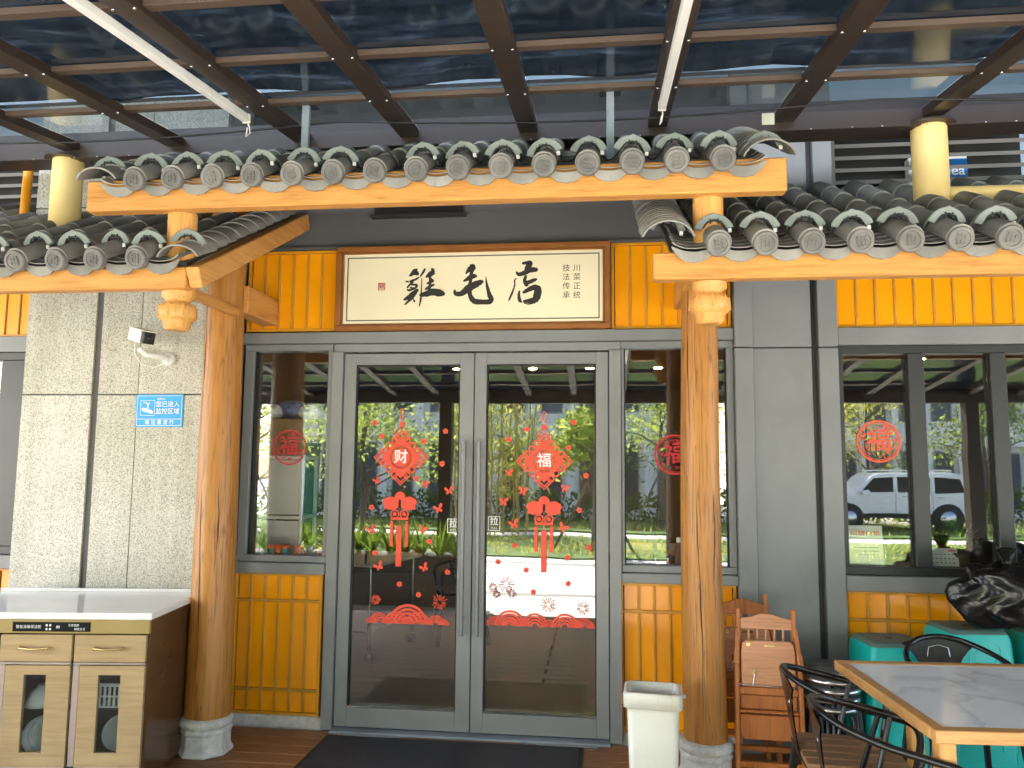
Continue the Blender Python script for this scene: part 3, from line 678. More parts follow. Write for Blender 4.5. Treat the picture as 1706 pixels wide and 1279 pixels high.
tiled_roof('grey clay tiled upper roof over the entrance', 'crescent lamps on the upper roof', 'upper entrance roof', upper, -1.36, 2.853, lambda x: -.62,
           verges=((-2.345, VERGE_A, .12, .0), (.715, VERGE_B, .05, .0)), lampskip=(-2.131+.1889*6,))
left = [-2.099-.1977*k for k in range(10)]
tiled_roof('grey clay tiled roof in front of the granite column', 'crescent lamps on the granite side roof', 'roof in front of the granite', left, -1.36, 2.483, lambda x: -.31 if -3.52 < x < -2.2 else (-.16 if x > -2.2 else .05),
           verges=((-1.925, VERGE_A, .115, -.01),))
right = [.488+.1898*k for k in range(14)]
tiled_roof('grey clay tiled roof over the table and stools', 'crescent lamps on the roof over the table', 'roof over the table and stools', right, -1.36, 2.486, lambda x: -.085,
           verges=((.285, VERGE_B, .047, .025),))

# ------------------------------------------------------------------ cream posts and tubes above the roofs
def roof_post(label, X, Y, z0, z1, r):
    d = thing('round_post', label, 'post', (X, Y, z0))
    MB().lathe([(r,0),(r,z1-z0)], 28).build('shaft', MT['cream'], d); MB().lathe([(r*1.5,z1-z0-.004),(r*1.5,z1-z0+.006)], 28).build('top_plate', MT['brown'], d)
roof_post('cream round steel post standing on the tiles before the granite', -3.055, -.6, 2.80, 3.275, .082)
roof_post('cream round steel post standing on the tiles before the louvre', 1.66, -.6, 2.80, 3.275, .084)
tag(MB().tube([(1.74, -.55, 2.935), (4, -.55, 2.935)], .045, 20).build('round_rail', MT['cream']), 'cream round steel rail joined to the cream post', 'rail')
op = thing('drain_pipe', 'orange pipe with white bottom collar beyond the granite column', 'pipe', (-3.60, -.25, 3.02))
MB().tube([(0,0,.02),(.01,0,.45)], .028, 14).build('pipe', MT['orange'], op); MB().tube([(0,0,-.06),(0,0,.03)], .034, 14).build('collar', MT['white'], op)

# ------------------------------------------------------------------ canopy
cn = thing('canopy', 'brown steel canopy with tinted glass and dark shade net', 'canopy', (0, -.66, 3.31))
G = .131; YB, YF = -.66, -6.5
def cz(Y): return 3.31+G*(Y+.66)
raft = [-6.9, -6.25, -5.6, -4.95, -4.3, -3.66, -2.997, -2.365, -1.63, -1.027, -.38, .296, .938, 1.66, 2.32, 2.98, 3.64, 4.3, 4.95, 5.6, 6.25, 6.9]
purl = [-1.19, -1.69, -2.20]; 
while purl[-1] > -6.1: purl.append(purl[-1]-.62)
def cpart(nm, mb, mat, b=0, par=cn): o = mb.build(nm, mat, par, b); o.location = (0, .66, -3.31); return o
al = math.atan(G); upn = (0, -math.sin(al), math.cos(al))
for x in raft: cpart('rafter', MB().bar((x, YB, cz(YB)+.024), (x, YF, cz(YF)+.024), .098, .048, upn), MT['brown'], .003)
for y in purl:
    for a, b in zip(raft, raft[1:]):
        if b < -4.4 or a > 3.7: continue
        cpart('purlin', MB().bar((a+.0495, y, cz(y)+.034), (b-.0495, y, cz(y)+.034), .05, .024, upn), MT['brown2'], .002)
cpart('end_beam', MB().bar((-7, YB+.03, cz(YB)+.03), (7, YB+.03, cz(YB)+.03), .06, .15), MT['brown'], .003)
cpart('gutter', MB().box(-7, 7, YB+.065, YB+.19, cz(YB)-.03, cz(YB)-.005).box(-7, 7, YB+.18, YB+.195, cz(YB)-.004, cz(YB)+.09), MT['brown'])
cpart('front_beam', MB().box(-7, 7, YF-.12, YF, cz(YF)-.10, cz(YF)+.14), MT['brown'], .004)
rows = [YB]+purl+[YF]
for a, b in zip(raft, raft[1:]):
    if b < -4.4 or a > 3.7:
        cpart('glass_pane', MB().add([(a+.05, YB, cz(YB)+.048), (b-.05, YB, cz(YB)+.048), (b-.05, YF, cz(YF)+.048), (a+.05, YF, cz(YF)+.048)], [(0,1,2,3)]), MT['canopyglass']); continue
    for y0, y1 in zip(rows, rows[1:]):
        e = .0005
        cpart('glass_pane', MB().add([(a+.051, y0-e, cz(y0)+.048), (b-.051, y0-e, cz(y0)+.048), (b-.051, y1+e, cz(y1)+.048), (a+.051, y1+e, cz(y1)+.048)], [(0,1,2,3)]), MT['canopyglass'])
mb = MB(); nx, ny = 90, 60; vs = []
for j in range(ny+1):
    y = -1.17+(YF+.0+1.17)*j/ny
    for i in range(nx+1):
        x = -7+14*i/nx
        vs.append((x, y, cz(y)+.095+.012*math.sin(x*5.1+y*2)+.010*math.sin(y*9.3+1.7*math.sin(x*1.3))+.006*math.sin(x*13+y*7)))
mb.add(vs, [(j*(nx+1)+i, j*(nx+1)+i+1, (j+1)*(nx+1)+i+1, (j+1)*(nx+1)+i) for j in range(ny) for i in range(nx)], True); cpart('shade_net', mb, MT['net'])
mb = MB()
for x in raft:
    if -3.7 < x < 3:
        for y in purl[:3]:
            for s_ in (-.04, .04): mb.lathe([(0, -.004), (.006, -.003), (.006, 0)], 8, (x+s_, y-.05, cz(y-.05)-.0005))
x = -3.6
while x < 3: mb.lathe([(0,-.004),(.005,-.003),(.005,0)], 8, (x, YB-.02, cz(YB-.02)-.046)); x += .21+.07*math.sin(x*9)
stuff(cpart('screw', mb, MT['chrome']))
cpart('frame_bar', MB().box(-7, 7, -1.02, -.98, cz(-1)+.15, cz(-1)+.19), MT['steel'])
for X in (-2.24, 1.04, 4.98, -5.6):
    tag(MB().box(X-.09, X+.09, YF-.11, YF+.07, -.3, cz(YF)-.101).build('canopy_post', MT['brown'], bev=.004), 'brown square steel post carrying the outer edge of the canopy', 'post', 'outer canopy posts')
def strut(label, X, zt):
    d = thing('roof_strut', label, 'strut', (X, -1.1, 2.96)); MB().box(-.018, .018, -.012, .012, 0, zt-2.96).build('bar', MT['steel'], d, .002)
    MB().box(-.05, .05, -.04, .04, zt-2.966, zt-2.96).build('plate', MT['dark'], d)
strut('blue grey steel strut rising from the tiles above the sign', .047, cz(-1.1)+.045); strut('blue grey steel strut rising from the tiles nearer the granite', -1.432, cz(-1.1)+.045)
def tube_light(label, x, ya, yb):
    d = thing('tube_light', label, 'tube light', (x, ya, cz(ya)))
    q = lambda y, h: (0, y-ya, cz(y)-cz(ya)+h)
    MB().bar(q(ya, -.022), q(yb, -.022), .034, .040, upn).build('housing', MT['white'], d, .006, 2)
    MB().bar(q(ya+.012, -.022), q(ya, -.022), .037, .043, upn).build('end_cap', MT['ivory'], d)
    MB().tube([q(ya+.005, -.03), (.004, .03, -.05), (.0, .05, -.075), (-.01, .03, -.10), (.0, .02, -.06)], .0035, 6).build('wire', MT['white'], d)
tube_light('long white tube light under the canopy rafter before the granite side', -1.722, -1.14, -4.6)
tube_light('long white tube light under the canopy rafter above the sign', .290, -1.06, -4.6)
pts = []
for k in range(50):
    x = -3.6+7.0*k/49; t = ((x+1.3) % 2.6)/2.6; pts.append((x, -1.0, cz(-1.0)-.012-.05*math.sin(math.pi*t)))
tag(MB().tube(pts, .0045, 6).build('hanging_cable', MT['black']), 'black cable sagging across under the canopy rafters', 'cable')
tag(MB().box(.80, .86, -.79, -.787, cz(-.79)-.05, cz(-.79)+.01).build('paper_tag', MT['card2']), 'small pale paper tag hanging under the canopy', 'tag')

# ------------------------------------------------------------------ decals on the glass
FL_A = [(-1.371, 1.798), (-1.323, 1.715), (-0.931, 1.749), (-0.949, 1.553), (-1.066, 1.687), (-1.109, 1.464), (-1.375, 1.288), (-1.349, 1.019), (-1.017, 1.093), (-0.905, 0.917), (-1.193, 0.84), (-1.076, 0.781)]
FL_B = [(-0.438, 1.762), (-0.548, 1.702), (-0.16, 1.804), (-0.191, 1.654), (-0.088, 1.492), (-0.126, 1.29), (-0.507, 1.08), (-0.072, 1.077), (-0.196, 1.014), (-0.603, 0.983), (-0.437, 0.94), (-0.191, 0.868), (-0.394, 0.816)]
BU_A = [(-1.348, 1.447), (-1.05, 1.429), (-0.904, 1.393), (-0.966, 1.285), (-1.375, 1.153), (-1.06, 1.162), (-1.322, 0.938), (-1.046, 0.938)]
BU_B = [(-0.544, 1.502), (-0.462, 1.396), (-0.213, 1.415), (-0.575, 1.332), (-0.513, 1.202), (-0.226, 1.188)]
FW_A = [(-1.335, 0.746, 0.034), (-0.947, 0.741, 0.05)]
FW_B = [(-0.63, 0.836, 0.033), (-0.554, 0.853, 0.05), (-0.52, 0.803, 0.03), (-0.61, 0.797, 0.027), (-0.305, 0.744, 0.047), (-0.107, 0.73, 0.043)]
WV_A = [(-1.358, 0.611, 0.035), (-1.31, 0.613, 0.062), (-1.208, 0.616, 0.073), (-1.137, 0.619, 0.117), (-1.075, 0.62, 0.073), (-0.968, 0.623, 0.056), (-0.921, 0.62, 0.034), (-1.259, 0.614, 0.034), (-1.143, 0.616, 0.035), (-1.015, 0.619, 0.034)]
WV_B = [(-0.617, 0.62, 0.053), (-0.529, 0.625, 0.09), (-0.384, 0.63, 0.076), (-0.209, 0.635, 0.079), (-0.101, 0.639, 0.058), (-0.461, 0.625, 0.048), (-0.306, 0.63, 0.042), (-0.152, 0.635, 0.048), (-0.051, 0.637, 0.03), (-0.534, 0.623, 0.044)]
KNA, KNB = (-1.201, 1.589), (-.334, 1.574)
GY = -.0056
fm = MB()
for k in range(5):
    a = R(90+72*k); cx, cz_ = .0095*math.cos(a), .0095*math.sin(a)
    fm.add([(cx+.0078*math.cos(2*math.pi*j/10), -.00012*k, cz_+.0078*math.sin(2*math.pi*j/10)) for j in range(10)], [list(range(10))])
FLOWER = fm.mesh('flower_sticker'); FLOWER.materials.append(MT['red'])
DOT = MB().add([(.0045*math.cos(2*math.pi*j/10), -.0008, .0045*math.sin(2*math.pi*j/10)) for j in range(10)], [list(range(10))]).mesh('flower_centre'); DOT.materials.append(MT['darkred'])
bm_ = MB(); wing = [(0,0),(.012,.022),(.026,.030),(.034,.022),(.028,.008),(.012,.0),(.022,-.010),(.018,-.022),(.008,-.022),(0,-.006)]
bm_.add([(x, 0, z) for x, z in wing], [list(range(10))]).add([(-x*.85, 0, z*.9) for x, z in wing], [list(range(10))[::-1]])
BUTTER = bm_.mesh('butterfly_sticker'); BUTTER.materials.append(MT['red'])
DA, DB = 'the glass door with the wealth character', 'the glass door with the fortune character'
for pts, wh, g in ((FL_A, DA, 'wealth'), (FL_B, DB, 'fortune')):
    for x, z in pts:
        o = link('flower_sticker', FLOWER, None, None, (x, GY-.0004, z), (0, random.uniform(0, 6), 0)); tag(o, 'small red blossom sticker on '+wh, 'sticker', 'blossom stickers on the %s door' % g)
        link('flower_centre', DOT, None, o)
for pts, wh, g in ((BU_A, DA, 'wealth'), (BU_B, DB, 'fortune')):
    for x, z in pts:
        o = link('butterfly_sticker', BUTTER, None, None, (x, GY-.0004, z), (0, random.uniform(-.6, .6), 0)); s = random.uniform(.75, 1.05); o.scale = (s, 1, s)
        tag(o, 'small red butterfly sticker on '+wh, 'sticker', 'butterfly stickers on the %s door' % g)
for pts, wh, g, mt in ((FW_A, DA, 'wealth', 'red'), (FW_B, DB, 'fortune', 'maroon')):
    for x, z, r in pts:
        mb = MB()
        for k in range(16):
            a = 2*math.pi*k/16+random.uniform(-.08, .08); r0, r1 = r*random.uniform(.18, .35), r*random.uniform(.75, 1.0); h = .0028
            c, s = math.cos(a), math.sin(a); mb.add([(c*r0-s*h*.5, 0, s*r0+c*h*.5), (c*r0+s*h*.5, 0, s*r0-c*h*.5), (c*r1+s*h, 0, s*r1-c*h), (c*r1-s*h, 0, s*r1+c*h)], [(0,1,2,3)])
        o = mb.build('firework_sticker', MT[mt], None, 0, 1, (x, GY-.0003, z)); tag(o, 'firework burst sticker of thin rays on '+wh, 'sticker', 'firework stickers on the %s door' % g)
for pts, wh in ((WV_A, DA), (WV_B, DB)):
    mb = MB(); x0 = sum(p[0] for p in pts)/len(pts); zb = min(p[1] for p in pts)
    for k, (x, z, r) in enumerate(sorted(pts, key=lambda p: -p[2])):
        for ra, rb in ((1, .86), (.79, .66), (.59, .46), (.38, .24)):
            vs = []; n = 18
            for j in range(n+1):
                a = math.pi*j/n; c, s = math.cos(a), math.sin(a)
                vs += [(x-x0+r*ra*c, -.00015*k, r*ra*s*.98), (x-x0+r*rb*c, -.00015*k, r*rb*s*.98)]
            mb.add(vs, [(2*j, 2*j+1, 2*j+3, 2*j+2) for j in range(n)])
    tag(mb.build('wave_sticker', MT['red'], None, 0, 1, (x0, GY-.0003, zb)), 'row of red overlapping cloud arches low on '+wh, 'sticker')

def knot(label, cx, cz_, ch):
    d = thing('knot_sticker', label, 'sticker', (cx, GY, cz_)); lay = [0]
    def poly(pts, mat='red', nm='knot_pattern'):
        lay[0] += 1; MB().add([(x, -.00018*lay[0], z) for x, z in pts], [list(range(len(pts)))]).build(nm, MT[mat], d)
    def rings(pts_o, pts_i, nm='knot_pattern', mat='red'):
        lay[0] += 1; n = len(pts_o); y = -.00018*lay[0]
        MB().add([(x, y, z) for x, z in pts_o]+[(x, y, z) for x, z in pts_i], [(j, (j+1) % n, n+(j+1) % n, n+j) for j in range(n)]).build(nm, MT[mat], d)
    dia = lambda r, ox=0, oz=0: [(ox+r, oz), (ox, oz+r), (ox-r, oz), (ox, oz-r)]
    cir = lambda r, ox=0, oz=0, n=28, sx=1: [(ox+sx*r*math.cos(2*math.pi*j/n), oz+r*math.sin(2*math.pi*j/n)) for j in range(n)]
    Rr = .135
    for ax, az in ((1,0),(-1,0),(0,1),(0,-1)):                       # corner diamonds
        ox, oz = ax*.118, az*.118
        rings(dia(.052, ox, oz), dia(.043, ox, oz)); rings(dia(.036, ox, oz), dia(.026, ox, oz))
    for ax, az in ((1,1),(-1,1),(1,-1),(-1,-1)):                     # edge loops
        for t in (-.032, 0, .032):
            ox, oz = ax*(.071+t), az*(.071-t); rings(cir(.022, ox, oz, 16), cir(.013, ox, oz, 16))
    n = 36; outer = []
    for j in range(n):
        a = 2*math.pi*j/n; q = .125/(abs(math.cos(a))+abs(math.sin(a))); outer.append((q*math.cos(a), q*math.sin(a)))
    rings(outer, cir(.067, 0, 0, n)); rings(cir(.064, 0, 0, 36), cir(.060, 0, 0, 36)); poly(cir(.056, 0, 0, 32))
    lettering(ch, .088, MT['letter'], d, 0, -.0045, 0, .0012, 'character')
    rings(cir(.036, 0, .262, 20, .38), cir(.029, 0, .262, 20, .32), 'hanging_loop'); poly(cir(.016, 0, .202, 12), 'red', 'bead'); rings(dia(.047, 0, .152), dia(.038, 0, .152))
    poly([(-.034,-.232),(-.022,-.212),(0,-.203),(.022,-.212),(.034,-.232),(.018,-.252),(-.018,-.252)], 'red', 'bow')
    for sx in (-1, 1):
        poly([(sx*x, z) for x, z in ((.006,-.256),(.028,-.240),(.062,-.232),(.098,-.250),(.108,-.268),(.094,-.284),(.10,-.304),(.07,-.312),(.03,-.312),(.008,-.300))], 'red', 'fish')
        rings(cir(.028, sx*.029, -.338, 20), cir(.020, sx*.029, -.338, 20), 'rosette'); poly(cir(.012, sx*.029, -.338, 12), 'red', 'rosette')
    poly([(-.056,-.358),(.056,-.358),(.052,-.372),(-.052,-.372)], 'red', 'bar')
    for ox, w_, za, zb in ((-.046,.0095,-.39,-.53), (.046,.0095,-.39,-.53), (0,.0165,-.415,-.645)):
        poly([(ox-w_*.6,za+.012),(ox+w_*.6,za+.012),(ox+w_,za),(ox+w_,zb),(ox-w_,zb),(ox-w_,za)], 'red', 'tassel')
    poly([(-.0015,-.372),(.0015,-.372),(.0015,-.42),(-.0015,-.42)], 'red', 'cord')
knot('red knot decal with the wealth character and three tassels', *KNA, '财'); knot('red knot decal with the fortune character and three tassels', *KNB, '福')

def fu_disc(label, x, z, r, mat, y):
    d = thing('round_sticker', label, 'sticker', (x, y, z)); n = 40
    def ring(ra, rb, k):
        MB().add([(q*math.cos(2*math.pi*j/n), -.0002*k, q*math.sin(2*math.pi*j/n)) for q in (ra, rb) for j in range(n)], [(j, (j+1) % n, n+(j+1) % n, n+j) for j in range(n)]).build('rim', MT[mat], d)
    ring(r, r*.92, 1); ring(r*.88, r*.855, 1)
    mb = MB()
    for k in range(46):
        q = r*random.uniform(.56, .80); a = random.uniform(0, 6.28); s = r*random.uniform(.035, .075); m = random.choice((5, 6, 7)); ph = random.random()*3
        if random.random() < .5: mb.add([(q*math.cos(a)+s*math.cos(ph+6.283*j/m), -.0002-.00004*k, q*math.sin(a)+s*math.sin(ph+6.283*j/m)) for j in range(m)], [list(range(m))])
        else:
            b = a+random.uniform(.15, .3); q2 = q+r*random.uniform(-.1, .1); e = r*.014
            mb.add([((q-e)*math.cos(a), -.0002-.00004*k, (q-e)*math.sin(a)), ((q+e)*math.cos(a), -.0002-.00004*k, (q+e)*math.sin(a)), ((q2+e)*math.cos(b), -.0002-.00004*k, (q2+e)*math.sin(b)), ((q2-e)*math.cos(b), -.0002-.00004*k, (q2-e)*math.sin(b))], [(0,1,2,3)])
    mb.build('cut_pattern', MT[mat], d)
    lettering('福', r*1.12, MT[mat], d, 0, -.0022, 0, r*.012, 'character')
fu_disc('round red fortune decal on the window with cardboard boxes', -1.913, 1.646, .109, 'darkred', .0115)
fu_disc('round red fortune decal partly behind the log post', .426, 1.619, .117, 'darkred', .0115)
fu_disc('round orange red fortune decal on the dark framed window', 1.565, 1.702, .120, 'red', .0115)
for i, (x, z) in enumerate(((-.874, 1.187), (-.629, 1.205))):
    d = thing('pull_sticker', 'small white outlined pull sticker on '+(DA, DB)[i], 'sticker', (x, GY, z))
    MB().box(-.036, .036, -.0006, -.0001, .038, .042).box(-.036, .036, -.0006, -.0001, -.042, -.038).box(-.036, -.032, -.0006, -.0001, -.038, .038).box(.032, .036, -.0006, -.0001, -.038, .038).build('outline', MT['letter'], d)
    lettering('拉', .050, MT['letter'], d, 0, -.0008, .010, .001); lettering('PULL', .018, MT['letter'], d, 0, -.0008, -.027)

# ------------------------------------------------------------------ things behind the glass
def cyl_thing(name, label, cat, loc, prof, mat, group=None, parts=()):
    d = thing(name, label, cat, loc, 0, group); MB().lathe(prof, 18).build('body', MT[mat], d)
    for nm, pr, m in parts: MB().lathe(pr, 18).build(nm, MT[m], d)
    return d
CB = [(.017,0),(.0175,.006),(.0175,.050),(.0155,.056)]; CT = [('lid', [(.0185,.050),(.0185,.066),(.016,.068)], 'canr')]
s_ = 1.5
def sc(pr): return [(a*s_, b*s_*.85) for a, b in pr]
for x, m, lid, lb in ((-2.045, 'cant', 'canr', 'teal jar with orange lid beside the green bottle'), (-2.000, 'canr', 'canr', 'all orange jar between the two teal jars'), (-1.957, 'cant', 'canr', 'teal jar with orange lid between two orange jars'), (-1.868, 'canr', 'canr', 'all orange jar beside the silver jar'), (-1.788, 'can', 'can', 'silver jar between two orange jars'), (-1.725, 'canr', 'canr', 'all orange jar at the door end of the window')):
    cyl_thing('jar', lb, 'jar', (x, .115, .956), sc(CB), m, None, [('lid', sc(CT[0][1]), lid)])
tag(MB().box(-2.2, -1.645, .072, .2, .93, .955).build('inner_ledge', MT['wallin']), 'brown inner ledge carrying the row of jars', 'ledge')
cyl_thing('bottle', 'slim green bottle beside the row of jars', 'bottle', (-2.100, .125, .956), [(.020,0),(.021,.01),(.021,.085),(.010,.105),(.009,.125)], 'greenp', None, [('cap', [(.010,.125),(.010,.145),(.008,.147)], 'greenp')])
sh = thing('white_rack', 'white framed storage rack with pale panels behind the side window', 'rack', (-2.06, .36, 0))
for x in (-.14, .14):
    for y in (-.10, .14): MB().box(x-.011, x+.011, y-.011, y+.011, 0, 1.60).build('leg', MT['white'], sh, .003)
for z in (.62, 1.20, 1.585): MB().box(-.151, .151, -.113, .151, z-.012, z+.012).build('shelf', MT['white'], sh, .003)
for z0, z1 in ((.64, 1.18), (1.22, 1.57)): MB().box(-.127, .127, -.108, -.098, z0, z1).build('panel', MT['acbox'], sh, .002)
bx = thing('cardboard_box', 'brown cardboard box on top of the white rack', 'box', (-2.07, .37, 1.60))
MB().box(-.19, .15, -.13, .15, 0, .235).build('carton', MT['card'], bx, .004); MB().box(-.025, .025, -.1315, -.1302, .1, .236).box(-.025, .025, -.13, .15, .2352, .2365).build('tape', MT['gold'], bx)
def crumple(name, label, cat, loc, r, mat, amp=.25, seed=1, sub=3, squash=(1,1,1)):
    rn = random.Random(seed); bm = bmesh.new(); bmesh.ops.create_icosphere(bm, subdivisions=sub, radius=1)
    dirs = [(Vector((rn.gauss(0,1), rn.gauss(0,1), rn.gauss(0,1))).normalized(), rn.uniform(2, 9), rn.uniform(0, 6)) for _ in range(14)]
    for v in bm.verts:
        q = v.co.copy(); f = 1
        for k, (dv, fr, ph) in enumerate(dirs): f += amp/(2+k*.6)*abs(math.sin(fr*q.dot(dv)+ph))-amp*.05
        v.co = Vector((q.x*squash[0], q.y*squash[1], q.z*squash[2]))*f*r
    zm = min(v.co.z for v in bm.verts)
    for v in bm.verts: v.co.z -= zm
    me = bpy.data.meshes.new(name); bm.to_mesh(me); bm.free()
    return tag(link(name, me, MT[mat], None, loc), label, cat)
crumple('plastic_bundle', 'blue wrapped bundle on the cardboard box', 'bundle', (-2.05, .36, 1.837), .052, 'bundle', .4, 4, 3, (1.3, 1, .8))
crumple('plastic_bag', 'white crumpled plastic bag on the cardboard box', 'bag', (-2.16, .32, 1.837), .05, 'white', .3, 5, 3, (1.2, 1, .7)); crumple('plastic_bag', 'flat white plastic bag beside the blue bundle', 'bag', (-1.93, .36, 1.837), .05, 'white', .3, 6, 3, (1.2, 1, .7))
tr = thing('trolley_table', 'steel legged trolley table with castors behind the wealth door', 'trolley', (-2.02, 1.95, 0), R(-14))
MB().box(-.42, .36, -.44, .40, .735, .765).build('top', MT['white'], tr, .006); MB().box(-.36, .30, -.38, .34, .20, .225).build('shelf', MT['steel'], tr, .004)
for x in (-.36, .30):
    for y in (-.38, .34):
        g = MB().tube([(x, y, .09), (x, y, .735)], .017, 12).build('leg', MT['chrome'], tr); MB().lathe([(.0,-.014),(.035,-.014),(.035,.014),(0,.014)], 14, (x, y, .037), 'Y').build('castor', MT['tyre'], g)
MB().tube([(-.38,-.46,.765),(-.38,-.46,.88),(-.33,-.46,.92),(.25,-.46,.92),(.30,-.46,.88),(.30,-.46,.765)], .010, 8).build('handle', MT['blackmetal'], tr)
# window sill things at the right hand windows
ul = thing('u_lock', 'black u shaped lock standing on the window ledge', 'lock', (.352, .11, .945))
MB().tube([(-.036,0,.09),(-.036,0,.25)]+[(-.036*math.cos(R(a)), 0, .25+.036*math.sin(R(a))) for a in range(20, 180, 20)]+[(.036,0,.25),(.036,0,.09)], .008, 10).build('shackle', MT['black'], ul)
MB().box(-.05, .05, -.016, .016, .07, .105).build('crossbar', MT['black'], ul, .006); MB().tube([(-.036,0,.0),(-.036,0,.07)], .007, 8).tube([(.036,0,.0),(.036,0,.07)], .007, 8).build('bolt', MT['chrome'], ul)
tag(MB().box(.12, .762, .072, .22, .92, .943).build('inner_ledge', MT['wallin']), 'brown inner ledge carrying the u shaped lock', 'ledge')
cyl_thing('bottle', 'clear bottle with pale cap near the u shaped lock', 'bottle', (.455, .14, .944), [(.024,0),(.025,.01),(.025,.13),(.012,.155),(.012,.165)], 'wallin', None, [('cap', [(.014,.160),(.014,.185),(.012,.187)], 'paper')])
cyl_thing('cup', 'white cup on the ledge behind the log post', 'cup', (.70, .13, .944), [(.028,0),(.034,.10),(.031,.10),(.026,.01)], 'white')
tag(MB().box(1.346, 3.4, .072, .32, .95, .975).build('inner_ledge', MT['wallin']), 'brown inner ledge carrying the notice and the calendar', 'ledge')
nb = thing('paper_notice', 'white paper notice with red lettering leaning in the window', 'notice', (1.507, .10, .976))
MB().bar((0, 0, 0), (0, .03, .245), .19, .004, (0, 1, 0)).build('sheet', MT['paper'], nb); o = lettering('招聘启事', .042, MT['red'], nb, 0, .021, .195); o = MB().box(-.07, .07, .010, .0125, .10, .104).box(-.07, .07, .012, .0145, .12, .124).box(-.05, .06, .008, .0105, .08, .084).build('text_line', MT['lamp'], nb)
cl = thing('desk_calendar', 'white desk calendar with red corner print in the window', 'calendar', (1.925, .10, .976))
MB().bar((0, 0, 0), (0, .03, .125), .16, .004, (0, 1, 0)).build('sheet', MT['paper'], cl); MB().bar((0, .07, 0), (0, .034, .125), .16, .003, (0, 1, 0)).build('stand', MT['paper'], cl)
g = MB()
for i in range(6):
    for j in range(4): g.box(-.062+i*.022, -.052+i*.022, .0015+j*.006, .0035+j*.006, .022+j*.022, .028+j*.022)
stuff(g.build('date_print', MT['lamp'], cl)); MB().box(.03, .07, .0235, .0255, .108, .116).build('red_print', MT['red'], cl)
def blades(n, L, seed, spread=.8, w=.018):
    rn = random.Random(seed); mb = MB()
    for k in range(n):
        a = rn.uniform(0, 6.28); e = rn.uniform(.15, spread); l = L*rn.uniform(.7, 1.05); p = []
        for j in range(5):
            t = j/4; out = l*t*math.sin(e)*(1+.3*t); z = l*t*math.cos(e)-.35*l*t*t*e; ww = w*(1-t)**.7*(.6+.8*t if t < .4 else 1)
            p.append((Vector((out*math.cos(a), out*math.sin(a), z)), ww))
        vs = []
        for q, ww in p: s = Vector((-math.sin(a), math.cos(a), 0))*ww; vs += [q-s, q+s]
        mb.add(vs, [(2*j, 2*j+1, 2*j+3, 2*j+2) for j in range(4)], True)
    return mb
pt = thing('potted_plant', 'spiky green potted plant beside the calendar', 'plant', (2.02, .19, .976))
MB().lathe([(.05,0),(.075,.06),(.08,.10),(.07,.10),(.06,.08)], 20).build('pot', MT['bark'], pt); blades(60, .27, 3, .95, .012).build('leaves', MT['leaf3'], pt).location = (0, 0, .09)
pt = thing('potted_plant', 'broad low green potted plant behind the notice', 'plant', (1.66, .24, .976))
MB().lathe([(.04,0),(.06,.05),(.055,.05)], 20).build('pot', MT['bark'], pt); blades(34, .17, 5, 1.2, .02).build('leaves', MT['leaf3'], pt).location = (0, 0, .04)
# dining furniture inside
def tolix(label, loc, rz, group=None, seat='slat'):
    d = thing('armchair', label, 'chair', loc, rz, group)          # faces +X in its own frame
    for i in range(5): MB().box(-.185, .19, -.183+i*.0745, -.117+i*.0745, .438, .456).build('seat_slat', MT[seat], d, .004)
    MB().box(-.185, .185, -.185, .185, .42, .437).build('seat_frame', MT['blackmetal'], d, .006)
    for sx in (-1, 1):
        for sy in (-1, 1): MB().bar((sx*.165, sy*.165, .425), (sx*.225, sy*.205, 0), .03, .022).build('leg', MT['blackmetal'], d, .005)
    P = []
    for sy in (1,): pass
    for q in ((.185,-.205,.47),(.20,-.215,.575),(.175,-.218,.63),(.09,-.218,.655),(-.04,-.212,.685),(-.15,-.165,.715),(-.215,-.09,.74),(-.235,0,.75)): P.append(Vector(q))
    full = P+[Vector((p.x, -p.y, p.z)) for p in P[-2::-1]]; fine = []
    for i in range(len(full)-1):
        a0, a1, a2, a3 = full[max(i-1,0)], full[i], full[i+1], full[min(i+2, len(full)-1)]
        for k in range(5):
            t = k/5; fine.append(.5*((2*a1)+(a2-a0)*t+(2*a0-5*a1+4*a2-a3)*t*t+(-a0+3*a1-3*a2+a3)*t**3))
    fine.append(full[-1]); MB().tube(fine, .0125, 10).build('arm_rail', MT['blackmetal'], d)
    for sy in (-1, 1): MB().tube([(.17, sy*.175, .43), (.185, sy*.205, .475)], .0115, 8).tube([(.0,sy*.182,.43),(.06,sy*.216,.655)], .0095, 8).build('arm_support', MT['blackmetal'], d)
    vs = []; n = 8; m = 8
    for j in range(m+1):
        t = j/m; z = .43+t*.315; hw = .045+.12*t**2.2; x0 = -.185-.05*t
        for i in range(n+1):
            yv = -hw+2*hw*i/n; vs.append((x0+.45*(yv*yv)*(.4+.6*t), yv, z-.03*t*(abs(yv)/.165)**2))
    k = len(vs); vs2 = [(x-.006, y, z) for x, y, z in vs]
    fs = [(j*(n+1)+i, j*(n+1)+i+1, (j+1)*(n+1)+i+1, (j+1)*(n+1)+i) for j in range(m) for i in range(n)]
    MB().add(vs+vs2, fs+[tuple(q+k for q in f[::-1]) for f in fs], True).build('backrest', MT['blackmetal'], d)
    MB().tube([(-.222,-.055,.635),(-.226,-.045,.70),(-.228,0,.712),(-.226,.045,.70),(-.222,.055,.635)], .003, 8).build('hand_hold', MT['chrome'], d)
    return d
tolix('black armchair inside behind the wealth door', (-1.25, 2.35, 0), R(200), None)
